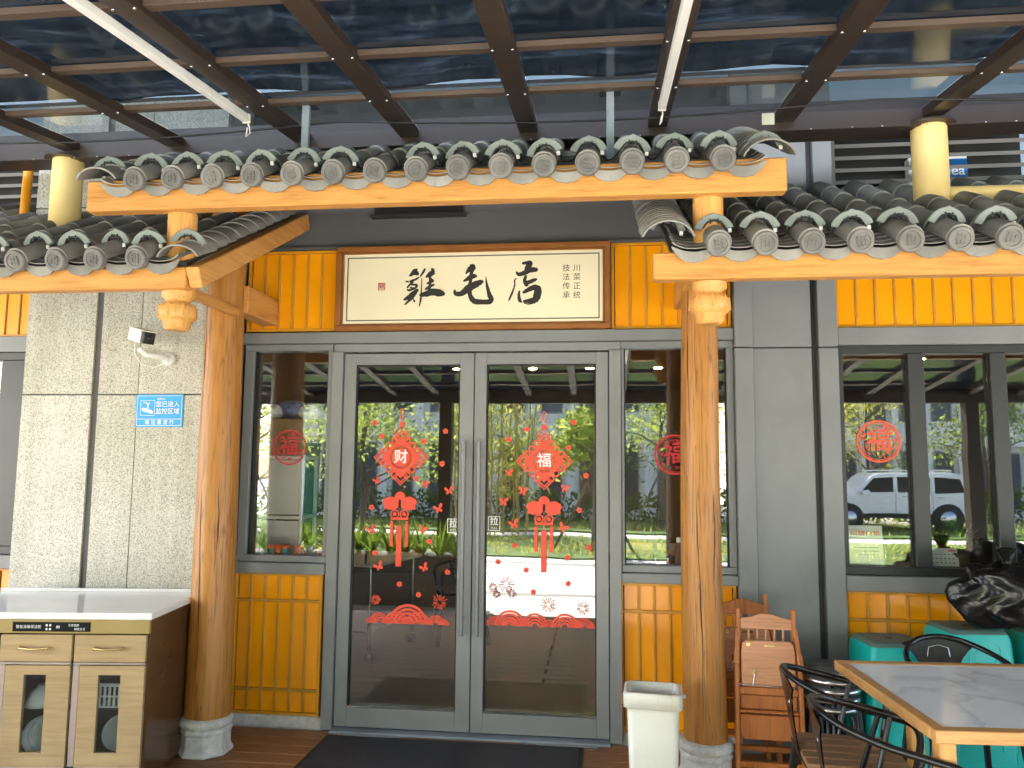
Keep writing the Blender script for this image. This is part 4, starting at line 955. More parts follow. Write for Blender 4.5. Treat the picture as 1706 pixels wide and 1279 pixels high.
def table(label, loc, rz, L_, W_, topm, inner=True, group=None):
    d = thing('table', label, 'table', loc, rz, group); t = .045
    MB().box(-L_/2+t, L_/2-t, -W_/2+t, W_/2-t, .722, .749).build('marble_top', MT[topm], d, .001)
    for a in ((-L_/2, L_/2, -W_/2, -W_/2+t-.001), (-L_/2, L_/2, W_/2-t+.001, W_/2)): MB().box(a[0], a[1], a[2], a[3], .712, .752).build('edge_trim', MT['tabletrim'], d, .003)
    for a in ((-L_/2, -L_/2+t-.001), (L_/2-t+.001, L_/2)): MB().box(a[0], a[1], -W_/2+t, W_/2-t, .712, .7515).build('edge_trim', MT['tabletrim'], d, .003)
    for sx in (-1, 1):
        for sy in (-1, 1):
            x, y = sx*(L_/2-(.042 if sy < 0 else .30)), sy*(W_/2-.042); MB().box(x-.026, x+.026, y-.026, y+.026, 0, .711).build('leg', MT['tableleg'], d, .004)
    MB().box(-L_/2+.34, L_/2-.34, (W_/2-.05)-.011, (W_/2-.05)+.011, .63, .711).build('apron', MT['tableleg'], d, .002)
    MB().box(-L_/2+.20, -L_/2+.265, -W_/2+.012, -W_/2+.034, 0, .63).build('brace', MT['tableleg'], d, .003)
    return d
def marble():
    m, t, p = nodes('white marble'); v = worldpos(t, (1,1,1)); a = noise(t, v, 1.5, 5, .5)
    ds = noise(t, v, 1.4, 5, .6)
    c = ramp(t, ds, [(.3, (.88,.89,.90)), (.7, (.94,.94,.94))])
    c = mixc(t, ramp(t, a, [(.47, (0,0,0)), (.5, (.45,.45,.45)), (.512, (0,0,0))]), c, (.52,.53,.55))
    t.links.new(c, p.inputs['Base Color']); p.inputs['Roughness'].default_value = .16; return m
MT['marble'] = marble()
table('dining table inside behind the fortune door', (.5, 3.4, 0), 0, 1.2, .7, 'marble')
for x, y, rz, lb in ((.2, 2.8, 90, 'black armchair inside at the near side of the dining table'), (.75, 4.0, 270, 'black armchair inside at the far side of the dining table')): tolix(lb, (x, y, 0), R(rz))
table('dining table inside behind the dark framed window', (2.6, 2.2, 0), 0, 1.2, .7, 'marble')

# ------------------------------------------------------------------ things outside on the deck
table('marble topped wooden table beside the black armchairs', (1.59, -1.525, 0), R(3.5), 1.20, .87, 'marble')
tolix('black metal armchair with slatted seat tucked under the marble table', (.955, -1.315, 0), R(-4))
tolix('black metal armchair drawn up beside the table corner', (.95, -1.755, 0), R(-7))
tolix('black metal armchair between the marble table and teal stools', (1.60, -.80, 0), R(-90))
tolix('black metal armchair at the open side of the marble table', (1.62, -2.28, 0), R(90))
def high_chair(label, X, Y, k, rz, lean):
    d = thing('high_chair', label, 'high chair', (X, Y, 0), rz); h = lambda z: z*k
    q = lambda nm, mb, m='highchair', b=.004: mb.build(nm, MT[m], d, b)
    for s in (-1, 1):
        q('front_leg', MB().bar((s*.158, -.06, 0), (s*.150, -.035, h(.60)), .022, .034)); q('rear_leg', MB().bar((s*.135, .09, 0), (s*.135, .005, h(.60)), .022, .034))
        q('back_post', MB().bar((s*.135, .01, h(.42)), (s*.135, .02+lean, h(.835)), .024, .03))
        q('armrest', MB().bar((s*.148, -.04, h(.60)), (s*.137, .01, h(.735)), .024, .03)); q('arm_tip', MB().bar((s*.152, -.055, h(.57)), (s*.148, -.035, h(.625)), .026, .03))
    cr_ = [(-.125,.735),(.125,.735),(.125,.785),(.07,.797),(.03,.812),(-.03,.812),(-.07,.797),(-.125,.785)]
    q('crest_rail', MB().prism([(x, h(z)) for x, z in cr_], .0+lean*.8, .018+lean*.8), 'tray' if lean < .05 else 'highchair', .003)
    for i in range(5): q('spindle', MB().tube([(-.084+i*.042, .01+lean*.8, h(.66)), (-.084+i*.042, .01+lean*.8, h(.737))], .006, 8), 'tray', 0)
    q('back_slat', MB().box(-.122, .122, .0+lean*.5, .015+lean*.5, h(.62), h(.665)))
    tr_ = [(-.128,.465),(.128,.465),(.13,.62),(.122,.672),(.105,.688),(-.105,.688),(-.122,.672),(-.13,.62)]
    t_ = q('tray', MB().prism([(x, h(z)) for x, z in tr_], -.05, -.032), 'tray', .004)
    for nm, mb in (('latch', MB().box(-.02, .035, -.058, -.0505, h(.662), h(.672))), ('hinge', MB().box(-.075, -.06, -.058, -.0505, h(.525), h(.55))), ('hinge', MB().box(.065, .08, -.058, -.0505, h(.525), h(.55))), ('latch', MB().box(-.105, -.085, -.058, -.0505, h(.662), h(.678)))): mb.build(nm, MT['brass'], t_)
    MB().tube([(-.15,-.062,h(.478)),(.15,-.062,h(.474))], .003, 6).tube([(-.068,-.06,h(.53)),(-.078,-.064,h(.475))], .0022, 6).tube([(.072,-.06,h(.53)),(.082,-.064,h(.475))], .0022, 6).build('wire', MT['chrome'], t_)
    q('cross_rail', MB().box(-.14, .14, -.044, -.026, h(.425), h(.462))); q('seat_board', MB().box(-.137, .137, -.03, -.012, h(.352), h(.42)))
    q('cross_rail', MB().box(-.145, .145, -.052, -.03, h(.338), h(.352)))
    fb = [(-.14,.33),(.14,.33),(.14,.235),(.125,.212),(-.125,.212),(-.14,.235)]
    q('foot_board', MB().prism([(x, h(z)) for x, z in fb], -.05, -.034), 'highchair', .004); q('cross_rail', MB().box(-.15, .15, -.07, -.045, h(.085), h(.112))); q('cross_rail', MB().box(-.13, .13, .06, .085, h(.12), h(.145)))
    return d
high_chair('folded wooden high chair in front with tray folded down', .825, -.46, 1.0, R(-3), .0)
high_chair('folded wooden high chair standing behind another against the pilaster', .755, -.23, 1.03, R(2), .06)
for i in range(5):                                                   # nested round stools
    d = thing('round_stool', ['lowest round stool of the dark topped stack', 'second round stool up the dark topped stack', 'middle round stool of the dark topped stack', 'fourth round stool up the dark topped stack', 'topmost round stool of the dark topped stack'][i], 'stool', (1.125+.004*i, -.46+.003*i, i*.042), .18*i, 'stacked round stools')
    MB().lathe([(0,.375),(.125,.375),(.138,.382),(.140,.392),(.136,.401),(0,.403)], 28).build('seat', MT['stooltop'], d)
    MB().lathe([(.1385,.378),(.1425,.382),(.1425,.392),(.139,.396)], 28).build('seat_rim', MT['chrome'], d)
    for k in range(2):
        a = R(90*k+45); c, s = math.cos(a), math.sin(a)
        MB().tube([(-.150*c,-.150*s,0),(-.118*c,-.118*s,.345),(-.09*c,-.09*s,.37),(.09*c,.09*s,.37),(.118*c,.118*s,.345),(.150*c,.150*s,0)], .0075, 8).build('leg_hoop', MT['blackmetal'], d)
def sq_ring(r, z, rd=.03, n=4):
    pts = []
    for cx, cy, a0 in ((1,1,0),(-1,1,90),(-1,-1,180),(1,-1,270)):
        for k in range(n+1): a = R(a0+90*k/n); pts.append((cx*(r-rd)+rd*math.cos(a), cy*(r-rd)+rd*math.sin(a), z))
    return pts
def loft(mb, rings, cap0=False, cap1=True, smooth=True):
    n = len(rings[0]); vs = [p for r_ in rings for p in r_]
    mb.add(vs, [(i*n+k, i*n+(k+1) % n, (i+1)*n+(k+1) % n, (i+1)*n+k) for i in range(len(rings)-1) for k in range(n)], smooth)
    if cap1: mb.add(rings[-1], [list(range(n))])
    if cap0: mb.add(rings[0], [list(range(n))[::-1]])
    return mb
def teal_stool(label, X, Y, zb, rz, group):
    d = thing('plastic_stool', label, 'stool', (X, Y, zb), rz, group)
    mb = loft(MB(), [sq_ring(.165, .09), sq_ring(.150, .40), sq_ring(.142, .43)], False, False)
    mb.build('skirt', MT['teal'], d); loft(MB(), [sq_ring(.142, .430), sq_ring(.132, .446), sq_ring(.12, .450)], False, True).build('top', MT['tealgrey'], d)
    MB().lathe([(0,.4503),(.022,.4506),(.018,.452),(0,.452)], 16).build('finger_hole', MT['black'], d)
    for sx in (-1, 1):
        for sy in (-1, 1): MB().bar((sx*.150, sy*.150, .12), (sx*.158, sy*.158, 0), .034, .034).build('leg', MT['teal'], d, .004)
    mb = MB()
    for hx, z0, z1 in ((.055, .24, .37), (.085, .18, .40)):
        mb.tube([(-hx,-.155-(.40-z0)*.04,z0),(-hx*.9,-.1505,z1-.03),(-hx*.6,-.148,z1),(hx*.6,-.148,z1),(hx*.9,-.1505,z1-.03),(hx,-.155-(.40-z0)*.04,z0)], .0028, 6)
    mb.build('moulded_rib', MT['teal'], d)
    for zz in (.2, .25, .3, .35): MB().bar((-.045, -.1605+(zz-.2)*.043, zz), (.045, -.1605+(zz-.2)*.043, zz), .006, .006).build('moulded_rib', MT['teal'], d)
for nm, X, Y, n in (('the stack beside the round stools', 1.455, -.34, 5), ('the taller stack under the black bags', 1.865, -.26, 6), ('the stack behind the bags', 2.25, -.28, 6)):
    words = ['lowest', 'second', 'third', 'fourth', 'fifth', 'sixth']
    for i in range(n): teal_stool('teal plastic stool, %s from the ground in %s' % (words[i], nm), X, Y, i*.060, R(2*i-3), 'stacked teal stools')
def bag(label, loc, r, seed, sq):
    d = thing('garbage_bag', label, 'bag', loc); rn = random.Random(seed); bm = bmesh.new(); bmesh.ops.create_icosphere(bm, subdivisions=5, radius=1)
    dirs = [(Vector((rn.gauss(0,1), rn.gauss(0,1), rn.gauss(0,1)*.7)).normalized(), rn.uniform(2, 5+k*1.3), rn.uniform(0, 6)) for k in range(9)]
    for v in bm.verts:
        q = v.co.copy(); wob = q+Vector((math.sin(q.z*5+seed), math.sin(q.x*4+1), math.sin(q.y*5+2)))*.16; f = .95
        for k, (dv, fr, ph) in enumerate(dirs): f += (.13/(1.5+k*.5))*(1-abs(math.sin(fr*.8*wob.dot(dv)+ph))*1.6)
        v.co = Vector((q.x*sq[0], q.y*sq[1], q.z*sq[2]))*f*r
    zm = min(v.co.z for v in bm.verts)
    for v in bm.verts: v.co.z = max(v.co.z-zm, .0)
    me = bpy.data.meshes.new('bag'); bm.to_mesh(me); bm.free()
    for p_ in me.polygons: p_.use_smooth = True
    link('bag_body', me, MT['bag'], d); ztop = max(v.co.z for v in me.vertices)
    mb = MB(); 
    for k in range(9): a = k*.7; mb.bar((.01*math.cos(a), .01*math.sin(a), ztop-.02), (.045*math.cos(a), .045*math.sin(a), ztop+.055), .03, .003)
    mb.build('tied_neck', MT['bag'], d)
bag('large black plastic garbage bag slumped on the teal stools', (2.03, -.36, .752), .215, 3, (1.25, .85, .80)); bag('black plastic garbage bag behind the larger one near the window', (2.33, -.26, .752), .21, 8, (1.0, .9, 1.0))
bn = thing('trash_bin', 'white plastic trash bin with open rim beside the log post', 'bin', (.238, -.80, 0), R(-4))
def rr(wx, wy, z, rd=.025, n=3):
    pts = []
    for cx, cy, a0 in ((1,1,0),(-1,1,90),(-1,-1,180),(1,-1,270)):
        for k in range(n+1): a = R(a0+90*k/n); pts.append((cx*(wx-rd)+rd*math.cos(a), cy*(wy-rd)+rd*math.sin(a), z))
    return pts
loft(MB(), [rr(.105,.085,.02), rr(.118,.098,.46), rr(.112,.092,.465), rr(.098,.078,.10)], True, True).build('body', MT['ivory'], bn)
loft(MB(), [rr(.122,.102,.448), rr(.134,.114,.455), rr(.134,.114,.512), rr(.126,.106,.520), rr(.108,.088,.520), rr(.106,.086,.47), rr(.122,.102,.448)], False, False).build('rim', MT['ivory'], bn)
MB().box(.134, .15, -.02, .02, .485, .497).build('catch', MT['white'], bn, .003); MB().box(-.07, .07, -.125, -.09, .02, .05).build('pedal', MT['ivory'], bn, .006)
loft(MB(), [rr(.137,.117,.525,.03), rr(.141,.120,.49,.03), rr(.139,.118,.44,.03)], False, False).build('bin_liner', MT['linerm'], bn)
fmt = thing('floor_mat', 'dark blue grey rectangular floor mat before the doors', 'mat', (-.83, -.62, 0))
MB().box(-.71, .71, -.46, .46, .003, .012).build('pile', MT['mat'], fmt, .003); MB().box(-.73, .73, -.48, .48, .001, .008).build('rubber_edge', MT['gasket'], fmt)

# sterilising cabinet
cb = thing('dish_cabinet', 'oak fronted dish cabinet with white counter before the granite', 'cabinet', (-2.18, -.96, 0), R(7))
def cq(nm, mb, m, b=.002, par=cb): return mb.build(nm, MT[m], par, b)
cq('counter_top', MB().box(-1.12, .012, -.012, .63, .785, .818), 'counter', .004); cq('upstand', MB().box(-1.12, .012, .606, .63, .8185, .835), 'counter', .003)
cq('side_panel', MB().box(-.020, 0, .016, .61, .02, .784), 'sidew'); cq('side_panel', MB().box(-1.10, -1.08, .016, .61, .02, .784), 'sidew'); cq('back_panel', MB().box(-1.08, -.020, .59, .61, .06, .784), 'inside'); cq('bottom_panel', MB().box(-1.08, -.020, .02, .59, .06, .10), 'inside')
cq('inner_shelf', MB().box(-1.08, -.020, .06, .58, .34, .347), 'inside'); cq('inner_shelf', MB().box(-1.08, -.020, .02, .59, .571, .576), 'inside'); cq('toe_kick', MB().box(-1.08, -.020, .05, .07, 0, .058), 'inside')
cq('fascia', MB().box(-1.10, 0, -.004, .015, .718, .784), 'gold', .002)
ctl = cq('control_panel', MB().box(-.660, -.285, -.0075, -.0045, .727, .772), 'panelblack', .001)
lettering('智能消毒保洁柜', .0175, MT['letter'], ctl, -.582, -.0085, .749); lettering('乐享健康', .013, MT['letter'], ctl, -.365, -.0085, .757); lettering('精致生活', .013, MT['letter'], ctl, -.335, -.0085, .739); lettering('88', .018, MT['letter'], ctl, -.440, -.0085, .749)
g = MB()
for i in range(2):
    for j in range(2): g.lathe([(.0055,0),(.0055,.0006),(.004,.0006)], 10, (-.495+i*.017, -.0085, .757-j*.018), 'Y')
stuff(g.build('button_ring', MT['letter'], ctl))
for i in range(3):
    x1 = -.012-i*.357; x0 = x1-.345
    if i == 2: x0 = x1-.33
    dr = cq('drawer_front', MB().box(x0, x1, -.006, .015, .585, .712), 'oak', .003)
    xm = (x0+x1)/2; hb = MB().tube([(xm-.07,-.024,.652),(xm-.035,-.030,.650),(xm,-.032,.649),(xm+.035,-.030,.650),(xm+.07,-.024,.652)], [.006,.005,.0045,.005,.006], 8)
    for s in (-1, 1): hb.lathe([(.005,0),(.009,.004),(.007,.02)], 10, (xm+s*.066, -.028, .652), 'Y')
    cq('handle', hb, 'brass', 0, dr)
    cq('metal_strip', MB().box(x0, x1, -.005, .012, .571, .583), 'rosegold', .002); cq('metal_strip', MB().box(x0, x0+.032, -.005, .012, .10, .570), 'rosegold', .003)
    a, b, wa, wb = x0+.035, x1, x0+.125, x0+.232
    dd = cq('cabinet_door', MB().box(a, wa, -.007, .014, .10, .568).box(wb, b, -.007, .014, .10, .568).box(wa+.0001, wb-.0001, -.007, .014, .10, .165).box(wa+.0001, wb-.0001, -.007, .014, .525, .568), 'oak', .0)
    cq('glass_pane', MB().box(wa, wb, .0, .004, .165, .525), 'clear', 0, dd); cq('edge_strip', MB().box(a, b, -.009, .013, .092, .0995), 'rosegold', .001, dd)
for j in range(2):                                                   # crockery seen through the door panes
    xm = -.012-j*.357-.167
    if j == 0:
        bk = thing('dish_basket', 'pale slotted basket behind the cabinet pane near the post', 'basket', (0,0,0)); bk.matrix_world = Matrix.Translation((-2.18, -.96, 0)) @ Matrix.Rotation(R(7), 4, 'Z') @ Matrix.Translation((xm, .14, .348))
        for k in range(8): MB().box(-.088+k*.0235, -.076+k*.0235, -.062, -.058, .008, .10).build('slat', MT['porcelain'], bk)
        MB().box(-.09, .09, -.064, .08, 0, .008).box(-.09, .09, -.0645, -.056, .1001, .115).box(-.09, .09, -.0645, -.057, .05, .058).build('basket_rim', MT['porcelain'], bk)
        for dz, r_ in ((.11, .085),):
            o = thing('bowl', 'white bowl tipped in the cabinet below the basket', 'bowl', (0,0,0)); o.matrix_world = Matrix.Translation((-2.18, -.96, 0)) @ Matrix.Rotation(R(7), 4, 'Z') @ Matrix.Translation((xm, .15, .205)) @ Matrix.Rotation(R(65), 4, 'X') @ Matrix.Rotation(R(20), 4, 'Y')
            MB().lathe([(.03,-.05),(.055,-.035),(.078,.0),(.086,.03),(.083,.03),(.07,.0),(.03,-.035),(0,-.038)], 24).build('bowl_wall', MT['porcelain'], o); MB().lathe([(.031,-.051),(.031,-.062),(.027,-.062)], 20).build('foot_ring', MT['porcelain'], o)
    else:
        for k in range(5):
            o = thing('plate', 'white plate standing in the row behind the cabinet pane', 'plate', (0,0,0), 0, 'plates in the cabinet'); o.matrix_world = Matrix.Translation((-2.18, -.96, 0)) @ Matrix.Rotation(R(7), 4, 'Z') @ Matrix.Translation((xm-.02+k*.017, .13+k*.02, .20)) @ Matrix.Rotation(R(68), 4, 'X') @ Matrix.Rotation(R(35), 4, 'Y')
            MB().lathe([(.045,-.012),(.06,-.008),(.092,.006),(.092,.009),(.06,-.004),(0,-.008)], 26).build('plate_dish', MT['porcelain'], o); MB().lathe([(.046,-.013),(.046,-.018),(.042,-.018)], 22).build('foot_ring', MT['porcelain'], o)
        for k in range(2):
            o = thing('bowl', 'white bowl upside down on the upper cabinet shelf', 'bowl', (0,0,0), 0, 'upturned bowls'); o.matrix_world = Matrix.Translation((-2.18, -.96, 0)) @ Matrix.Rotation(R(7), 4, 'Z') @ Matrix.Translation((xm-.03+k*.085, .13+.06*k, .378)) @ Matrix.Rotation(R(180), 4, 'X')
            MB().lathe([(.028,-.055),(.055,-.035),(.072,.0),(.080,.03),(.077,.03),(.066,.0),(.03,-.04),(0,-.043)], 24).build('bowl_wall', MT['porcelain'], o); MB().lathe([(.029,-.056),(.029,-.066),(.025,-.066)], 20).build('foot_ring', MT['porcelain'], o)

# security camera and notice on the granite
sc_ = thing('security_camera', 'white bullet security camera on the granite column', 'camera', (-2.545, -.302, 2.155))
MB().lathe([(.04,0),(.04,-.012),(.034,-.018),(0,-.018)], 22, axis='Y').build('wall_plate', MT['white'], sc_)
MB().tube([(0,-.015,0),(-.02,-.07,.01),(-.09,-.10,.015),(-.125,-.11,.05)], .017, 10).build('arm', MT['white'], sc_)
mcam = Matrix.Translation((-.09, -.15, .115)) @ Matrix.Rotation(R(-28), 4, 'Z') @ Matrix.Rotation(R(14), 4, 'Y')
MB().box(-.085, .05, -.036, .036, -.036, .036).xf(mcam).build('housing', MT['ivory'], sc_, .008, 2); MB().box(.0505, .085, -.035, .035, -.034, .033).xf(mcam).build('lens_hood', MT['black'], sc_, .006, 2); MB().box(-.09, .095, -.039, .039, .0365, .042).xf(mcam).build('sun_shield', MT['ivory'], sc_, .002)
MB().lathe([(.018,-.001),(.018,.004),(0,.006)], 16).xf(mcam @ Matrix.Translation((.085,0,0)) @ Matrix.Rotation(R(90), 4, 'Y')).build('lens', MT['carg'], sc_)
MB().tube([(-.16,-.10,.09),(-.19,-.05,.03),(-.16,-.03,-.03),(-.08,-.022,-.05),(0,-.02,-.02)], .004, 6).build('cable', MT['white'], sc_)
ns = thing('notice_plate', 'blue notice plate with camera pictogram and white lettering', 'notice', (-2.59, -.301, 1.85), 0); ns.rotation_euler = (0, R(-.3), 0)
MB().box(-.149, .149, -.004, -.0005, -.097, .097).build('plate', MT['blue'], ns, .001)
y0, y1 = -.0052, -.0042
def fr(mb, a, b, c, d_, t): return mb.box(a, b, y0, y1, c, c+t).box(a, b, y0, y1, d_-t, d_).box(a, a+t, y0, y1, c+t, d_-t).box(b-t, b, y0, y1, c+t, d_-t)
fr(MB(), -.140, .140, -.089, .089, .0025).box(-.1375, .1375, y0, y1, -.051, -.0485).build('border_line', MT['letter'], ns); fr(MB(), -.118, -.028, -.030, .060, .002).build('border_line', MT['letter'], ns)
MB().prism([(-.10,.052),(-.10,.044),(-.08,.052)][::1], y0-.0004, y1).box(-.086, -.060, y0, y1, .040, .046).box(-.077, -.069, y0, y1, .012, .040).prism([(-.112,.010),(-.100,.018),(-.052,.004),(-.036,-.006),(-.042,-.018),(-.060,-.014),(-.104,-.002)], y0-.0003, y1).build('camera_pictogram', MT['letter'], ns)
lettering('温馨提示', .014, MT['letter'], ns, .010, y0-.0004, .068); lettering('您已进入', .0375, MT['letter'], ns, .052, y0-.0004, .036, .0003); lettering('监控区域', .0375, MT['letter'], ns, .052, y0-.0004, -.006, .0003); lettering('请 注 意 言 行', .030, MT['letter'], ns, .004, y0-.0004, -.070, .0003)

# ------------------------------------------------------------------ the street opposite (seen in the glass)
def tree(label, x, y, h, cr_, mat, seed, n=2300, trunk=.09, leafsize=.085, prop=True):
    d = thing('street_tree', label, 'tree', (x, y, -.35), 0); rn = random.Random(seed); mb = MB(); tips = []
    mb.tube([(0,0,0),(.05,.03,h*.25),(-.04,.05,h*.5),(.05,0,h*.8)], [trunk,trunk*.85,trunk*.65,trunk*.3], 8)
    for k in range(9):
        z0 = h*rn.uniform(.22, .7); a = rn.uniform(0, 6.28); e = Vector((math.cos(a)*cr_*rn.uniform(.5,.95), math.sin(a)*cr_*rn.uniform(.5,.95), z0+rn.uniform(.2, 1.1)))
        mb.tube([(0,0,z0), tuple(Vector((0,0,z0)).lerp(e,.5)+Vector((0,0,.15))), tuple(e)], [trunk*.4,trunk*.25,trunk*.1], 6); tips.append(e)
    mb.build('trunk', MT['bark'], d); cl_ = tips+[t*.6+Vector((0,0,h*.3)) for t in tips]+[Vector((rn.gauss(0,.4),rn.gauss(0,.4),h*rn.uniform(.75,1.05))) for _ in range(5)]
    vs = []; fs = []
    for k in range(n):
        c = rn.choice(cl_); q = c+Vector((rn.gauss(0,.34),rn.gauss(0,.34),rn.gauss(0,.28)))*cr_*.55
        u = Vector((rn.gauss(0,1),rn.gauss(0,1),rn.gauss(0,1))).normalized(); v = u.cross(Vector((rn.gauss(0,1),rn.gauss(0,1),rn.gauss(0,1)))).normalized(); s = leafsize*rn.uniform(.6,1.2)
        b = len(vs); vs += [q-u*s, q+v*s*.45, q+u*s, q-v*s*.45]; fs.append((b,b+1,b+2,b+3))
    MB().add(vs, fs).build('crown', MT[mat], d)
    if prop:
        for k in range(3):
            a = 2.1*k+seed; MB().tube([(1.0*math.cos(a),1.0*math.sin(a),0),(.06*math.cos(a),.06*math.sin(a),1.7)], .03, 8).build('support_pole', MT['bark'], d)
for i, (x, y, h, c, m, lb) in enumerate(((-6.6, -16.5, 4.6, 2.0, 'leaf', 'leafy tree on the lawn opposite the wealth door'), (-.15, -12.2, 4.6, 1.0, 'leaf', 'thin dark trunked tree nearest the paving opposite the doors'), (1.75, -19, 5, 2.0, 'leaf', 'broad tree beyond the hedge opposite the pilaster'), (6.2, -24.5, 5.4, 2.2, 'leaf2', 'bright tree behind the parked car'), (9.6, -25, 5.4, 2.3, 'leaf2', 'yellow green tree beyond the tail of the parked car'), (13.2, -24, 5.6, 2.4, 'leaf', 'tall leafy tree farthest along the lawn'), (-10.5, -18, 5.2, 2.4, 'leaf', 'tall leafy tree at the far kiosk end'), (-3.9, -20, 4.8, 1.8, 'leaf', 'rounded tree in front of the pale building'))):
    tree(lb, x, y, h, c, m, i+11)
bc = thing('bamboo_clump', 'clump of yellow stemmed bamboo across the lawn', 'bamboo', (-3.1, -16.6, -.3))
rn = random.Random(5); vs = []; fs = []
for k in range(22):
    x, y = rn.uniform(-1.1, 1.1), rn.uniform(-.6, .6); h = rn.uniform(3.2, 5); dx = rn.uniform(-.25, .25)
    MB().tube([(x, y, 0), (x+dx*.4, y, h*.5), (x+dx, y, h)], [.028, .025, .012], 6).build('stem', MT['bamboo'], bc)
    for q in range(70):
        t_ = rn.uniform(.25, 1); p = Vector((x+dx*t_+rn.gauss(0, .22), y+rn.gauss(0, .22), h*t_)); u = Vector((rn.gauss(0,.6), rn.gauss(0,.6), -1+rn.gauss(0,.4))).normalized(); v = u.orthogonal().normalized(); s2 = rn.uniform(.07, .15); b = len(vs)
        vs += [p-u*s2, p+v*s2*.22, p+u*s2, p-v*s2*.22]; fs.append((b,b+1,b+2,b+3))
MB().add(vs, fs).build('leaves', MT['leaf2'], bc)
lw = struct(MB().box(-40, 40, -15.6, -11.2, -.296, -.27).build('lawn', MT['lawn'])); struct(MB().box(-40, 40, -22.3, -17.6, -.36, -.30).build('lawn', MT['lawn']))
rn = random.Random(3); vs = []; fs = []
for k in range(9000):
    x = rn.uniform(-8, 14); y = rn.choice((rn.uniform(-15.5, -11.3), rn.uniform(-24, -17.7))); a = rn.uniform(0, 6.28); hh = rn.uniform(.05, .13); b = len(vs); z = -.275
    vs += [(x-.02*math.cos(a), y-.02*math.sin(a), z), (x+.02*math.cos(a), y+.02*math.sin(a), z), (x+.04*math.sin(a), y+.04*math.cos(a), z+hh)]; fs.append((b,b+1,b+2))
go = stuff(MB().add(vs, fs).build('grass', MT['leaf2'])); tag(go, 'short bright grass covering the lawn across the paving', 'grass')
def hedge(label, x0, x1, y, h, seed):
    rn = random.Random(seed); vs = []; fs = []
    for k in range(int((x1-x0)*170)):
        q = Vector((rn.uniform(x0, x1)-(x0+x1)/2, rn.gauss(0,.25), rn.uniform(.02, h)*(1+.15*math.sin(rn.random()*9)))); u = Vector((rn.gauss(0,1),rn.gauss(0,1),rn.gauss(0,1))).normalized(); v = u.orthogonal().normalized(); s = rn.uniform(.06,.12); b = len(vs); vs += [q-u*s,q+v*s*.6,q+u*s,q-v*s*.6]; fs.append((b,b+1,b+2,b+3))
    tag(MB().add(vs, fs).build('hedge', MT['hedge'], None, 0, 1, ((x0+x1)/2, y, -.3)), label, 'hedge')
hedge('low clipped hedge along the far lawn before the pale building', -12, 3.6, -21.5, .9, 1); hedge('low clipped hedge along the far lawn behind the parked car', 3.9, 15, -23.2, 1.1, 2)
def building(label, x0, x1, y, h, wm, rows_, cols, wmat='winglass'):
    d = thing('opposite_building', label, 'building', ((x0+x1)/2, y, -.35)); W = x1-x0
    MB().box(-W/2, W/2, -8, 0, 0, h).build('wall', MT[wm], d); MB().box(-W/2-.2, W/2+.2, -8, .3, h, h+.35).build('parapet', MT['greybuild'], d)
    for i in range(cols):
        for j in range(rows_):
            cx = -W/2+W*(i+.5)/cols; fh = h/rows_; z0 = j*fh+(.1 if j == 0 else .9); z1 = j*fh+fh-.55; hw = W/cols*.25
            f = MB().box(cx-hw-.06, cx+hw+.06, 0, .05, z0-.06, z1+.06).build('window', MT['greybuild'], d); MB().box(cx-hw, cx+hw, .05, .07, z0, z1).build('pane', MT[wmat], f)
        if i: MB().box(-W/2+W*i/cols-.15, -W/2+W*i/cols+.15, 0, .28, 0, h).build('pier', MT[wm], d)
    for j in range(1, rows_): MB().box(-W/2, W/2, 0, .35, j*h/rows_-.25, j*h/rows_+.1).build('balcony_slab', MT[wm], d)
building('pale three storey building across the lawn with dark shopfronts', -14, 3.5, -28, 9.9, 'concrete', 3, 11); building('taller pale building farther along the street behind the car', 6.5, 24, -34, 16, 'concrete', 5, 12)
kb = thing('green_kiosk', 'green kiosk box with pale stripes on the far lawn', 'kiosk', (-8.6, -16.8, -.3)); MB().box(-.45, .45, -.4, .4, 0, 2.3).build('body', MT['greenbox'], kb, .02)
for k in range(4): MB().box(-.36+k*.2, -.26+k*.2, .401, .41, .15, 2.1).build('stripe', MT['white'], kb)
MB().box(-.5, .5, -.45, .45, 2.3, 2.4).build('roof', MT['greenbox'], kb, .02)
# planter along the outer edge
pn = thing('planter', 'long dark planter box with spiky plants under the outer canopy edge', 'planter', (-4.75, -5.75, -.3))
MB().box(-2.95, 2.95, -.22, .22, 0, .62).box(-3.0, 3.0, -.26, .26, .6201, .66).build('box', MT['dark'], pn, .005)
for k in range(26):
    o = blades(34, .62, 40+k, 1.0, .020).build('leaves', MT['hedge'], pn); o.location = (-2.8+k*.225, random.uniform(-.1, .1), .62)
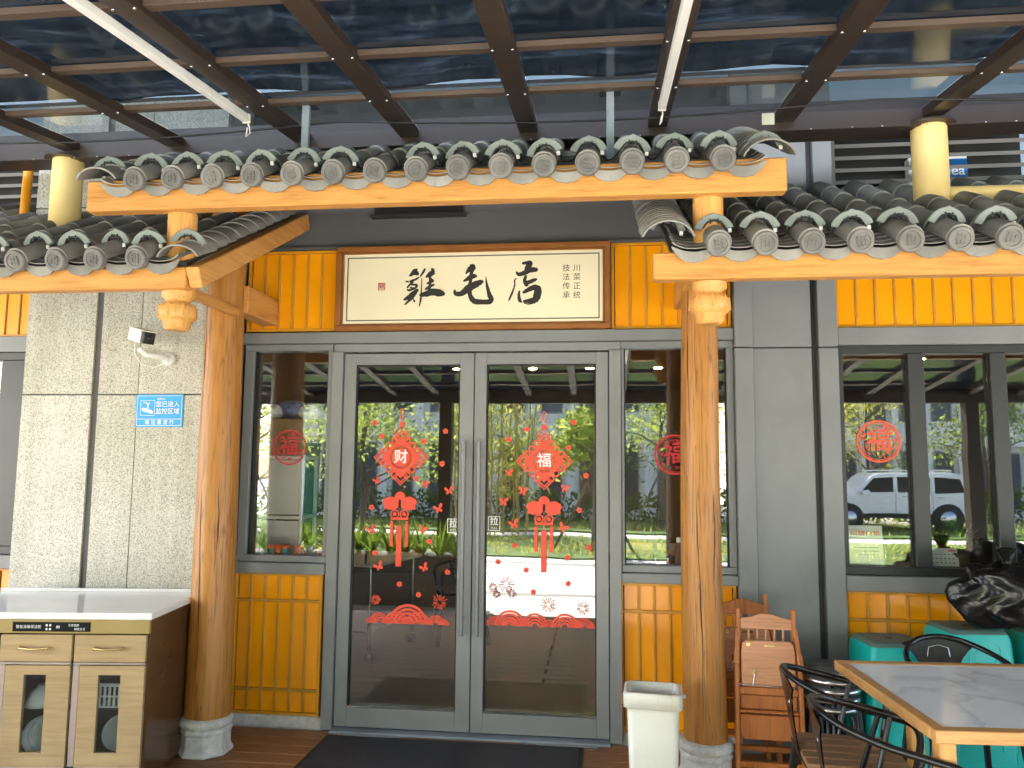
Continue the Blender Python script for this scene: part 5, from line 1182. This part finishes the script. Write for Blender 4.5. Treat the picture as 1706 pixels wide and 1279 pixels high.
# parked car
cr2 = thing('parked_car', 'white estate car parked across the paving', 'car', (8.7, -20.5, -.30))
side = [(-2.25,.42),(-2.28,.75),(-2.15,.98),(-1.25,1.06),(-.75,1.62),(-.55,1.72),(1.5,1.76),(2.05,1.66),(2.2,1.10),(2.28,.8),(2.25,.42)]
MB().prism(side, -.88, .88).build('body', MT['carw'], cr2, .06, 3)
for pts in ([(-1.05,1.12),(-.68,1.56),(-.12,1.60),(-.12,1.12)], [(0,1.12),(0,1.61),(.95,1.62),(.95,1.12)], [(1.07,1.12),(1.07,1.62),(1.75,1.58),(1.9,1.15)]): MB().prism(pts, .875, .885).build('side_window', MT['carg'], cr2)
for x in (-1.4, 1.4):
    for s in (-1, 1):
        wv = MB().lathe([(.0,-.11),(.30,-.11),(.36,-.07),(.36,.07),(.30,.11),(0,.11)], 24, (x, s*.80, .36), 'Y').build('wheel', MT['tyre'], cr2); MB().lathe([(.0,0),(.21,.0),(.22,-.02)], 18, (x, s*.915, .36), 'Y').build('rim', MT['chrome'], wv)
MB().box(2.20, 2.30, .55, .80, .85, 1.1).build('tail_light', MT['redplain'], cr2, .02); MB().box(-2.28, -2.12, .5, .78, .74, .92).build('headlight', MT['clear'], cr2, .02); MB().box(-1.02, -.82, .89, 1.05, 1.05, 1.2).build('wing_mirror', MT['carw'], cr2, .03)
MB().box(-1.0, 1.0, .876, .90, .36, .50).build('sill_trim', MT['tyre'], cr2, .01)
for x in (-.06, 1.01): MB().box(x-.008, x+.008, .8765, .8805, .50, 1.10).build('door_gap', MT['tyre'], cr2)
for x in (.10, 1.12): MB().box(x, x+.18, .885, .91, .98, 1.01).build('door_handle', MT['chrome'], cr2, .006)
for x in (-1.4, 1.4): MB().lathe([(.40,-.002),(.43,-.002),(.43,.012),(.40,.012)], 28, (x, .879, .37), 'Y').build('wheel_arch', MT['tyre'], cr2)
MB().box(-2.32, -2.2, -.8, .8, .40, .62).build('bumper', MT['greybuild'], cr2, .03); MB().box(2.2, 2.33, -.8, .8, .40, .62).build('bumper', MT['greybuild'], cr2, .03)
for s in (-.7, .7): MB().bar((-.5, s, 1.80), (1.6, s, 1.82), .04, .04).build('roof_rail', MT['chrome'], cr2)
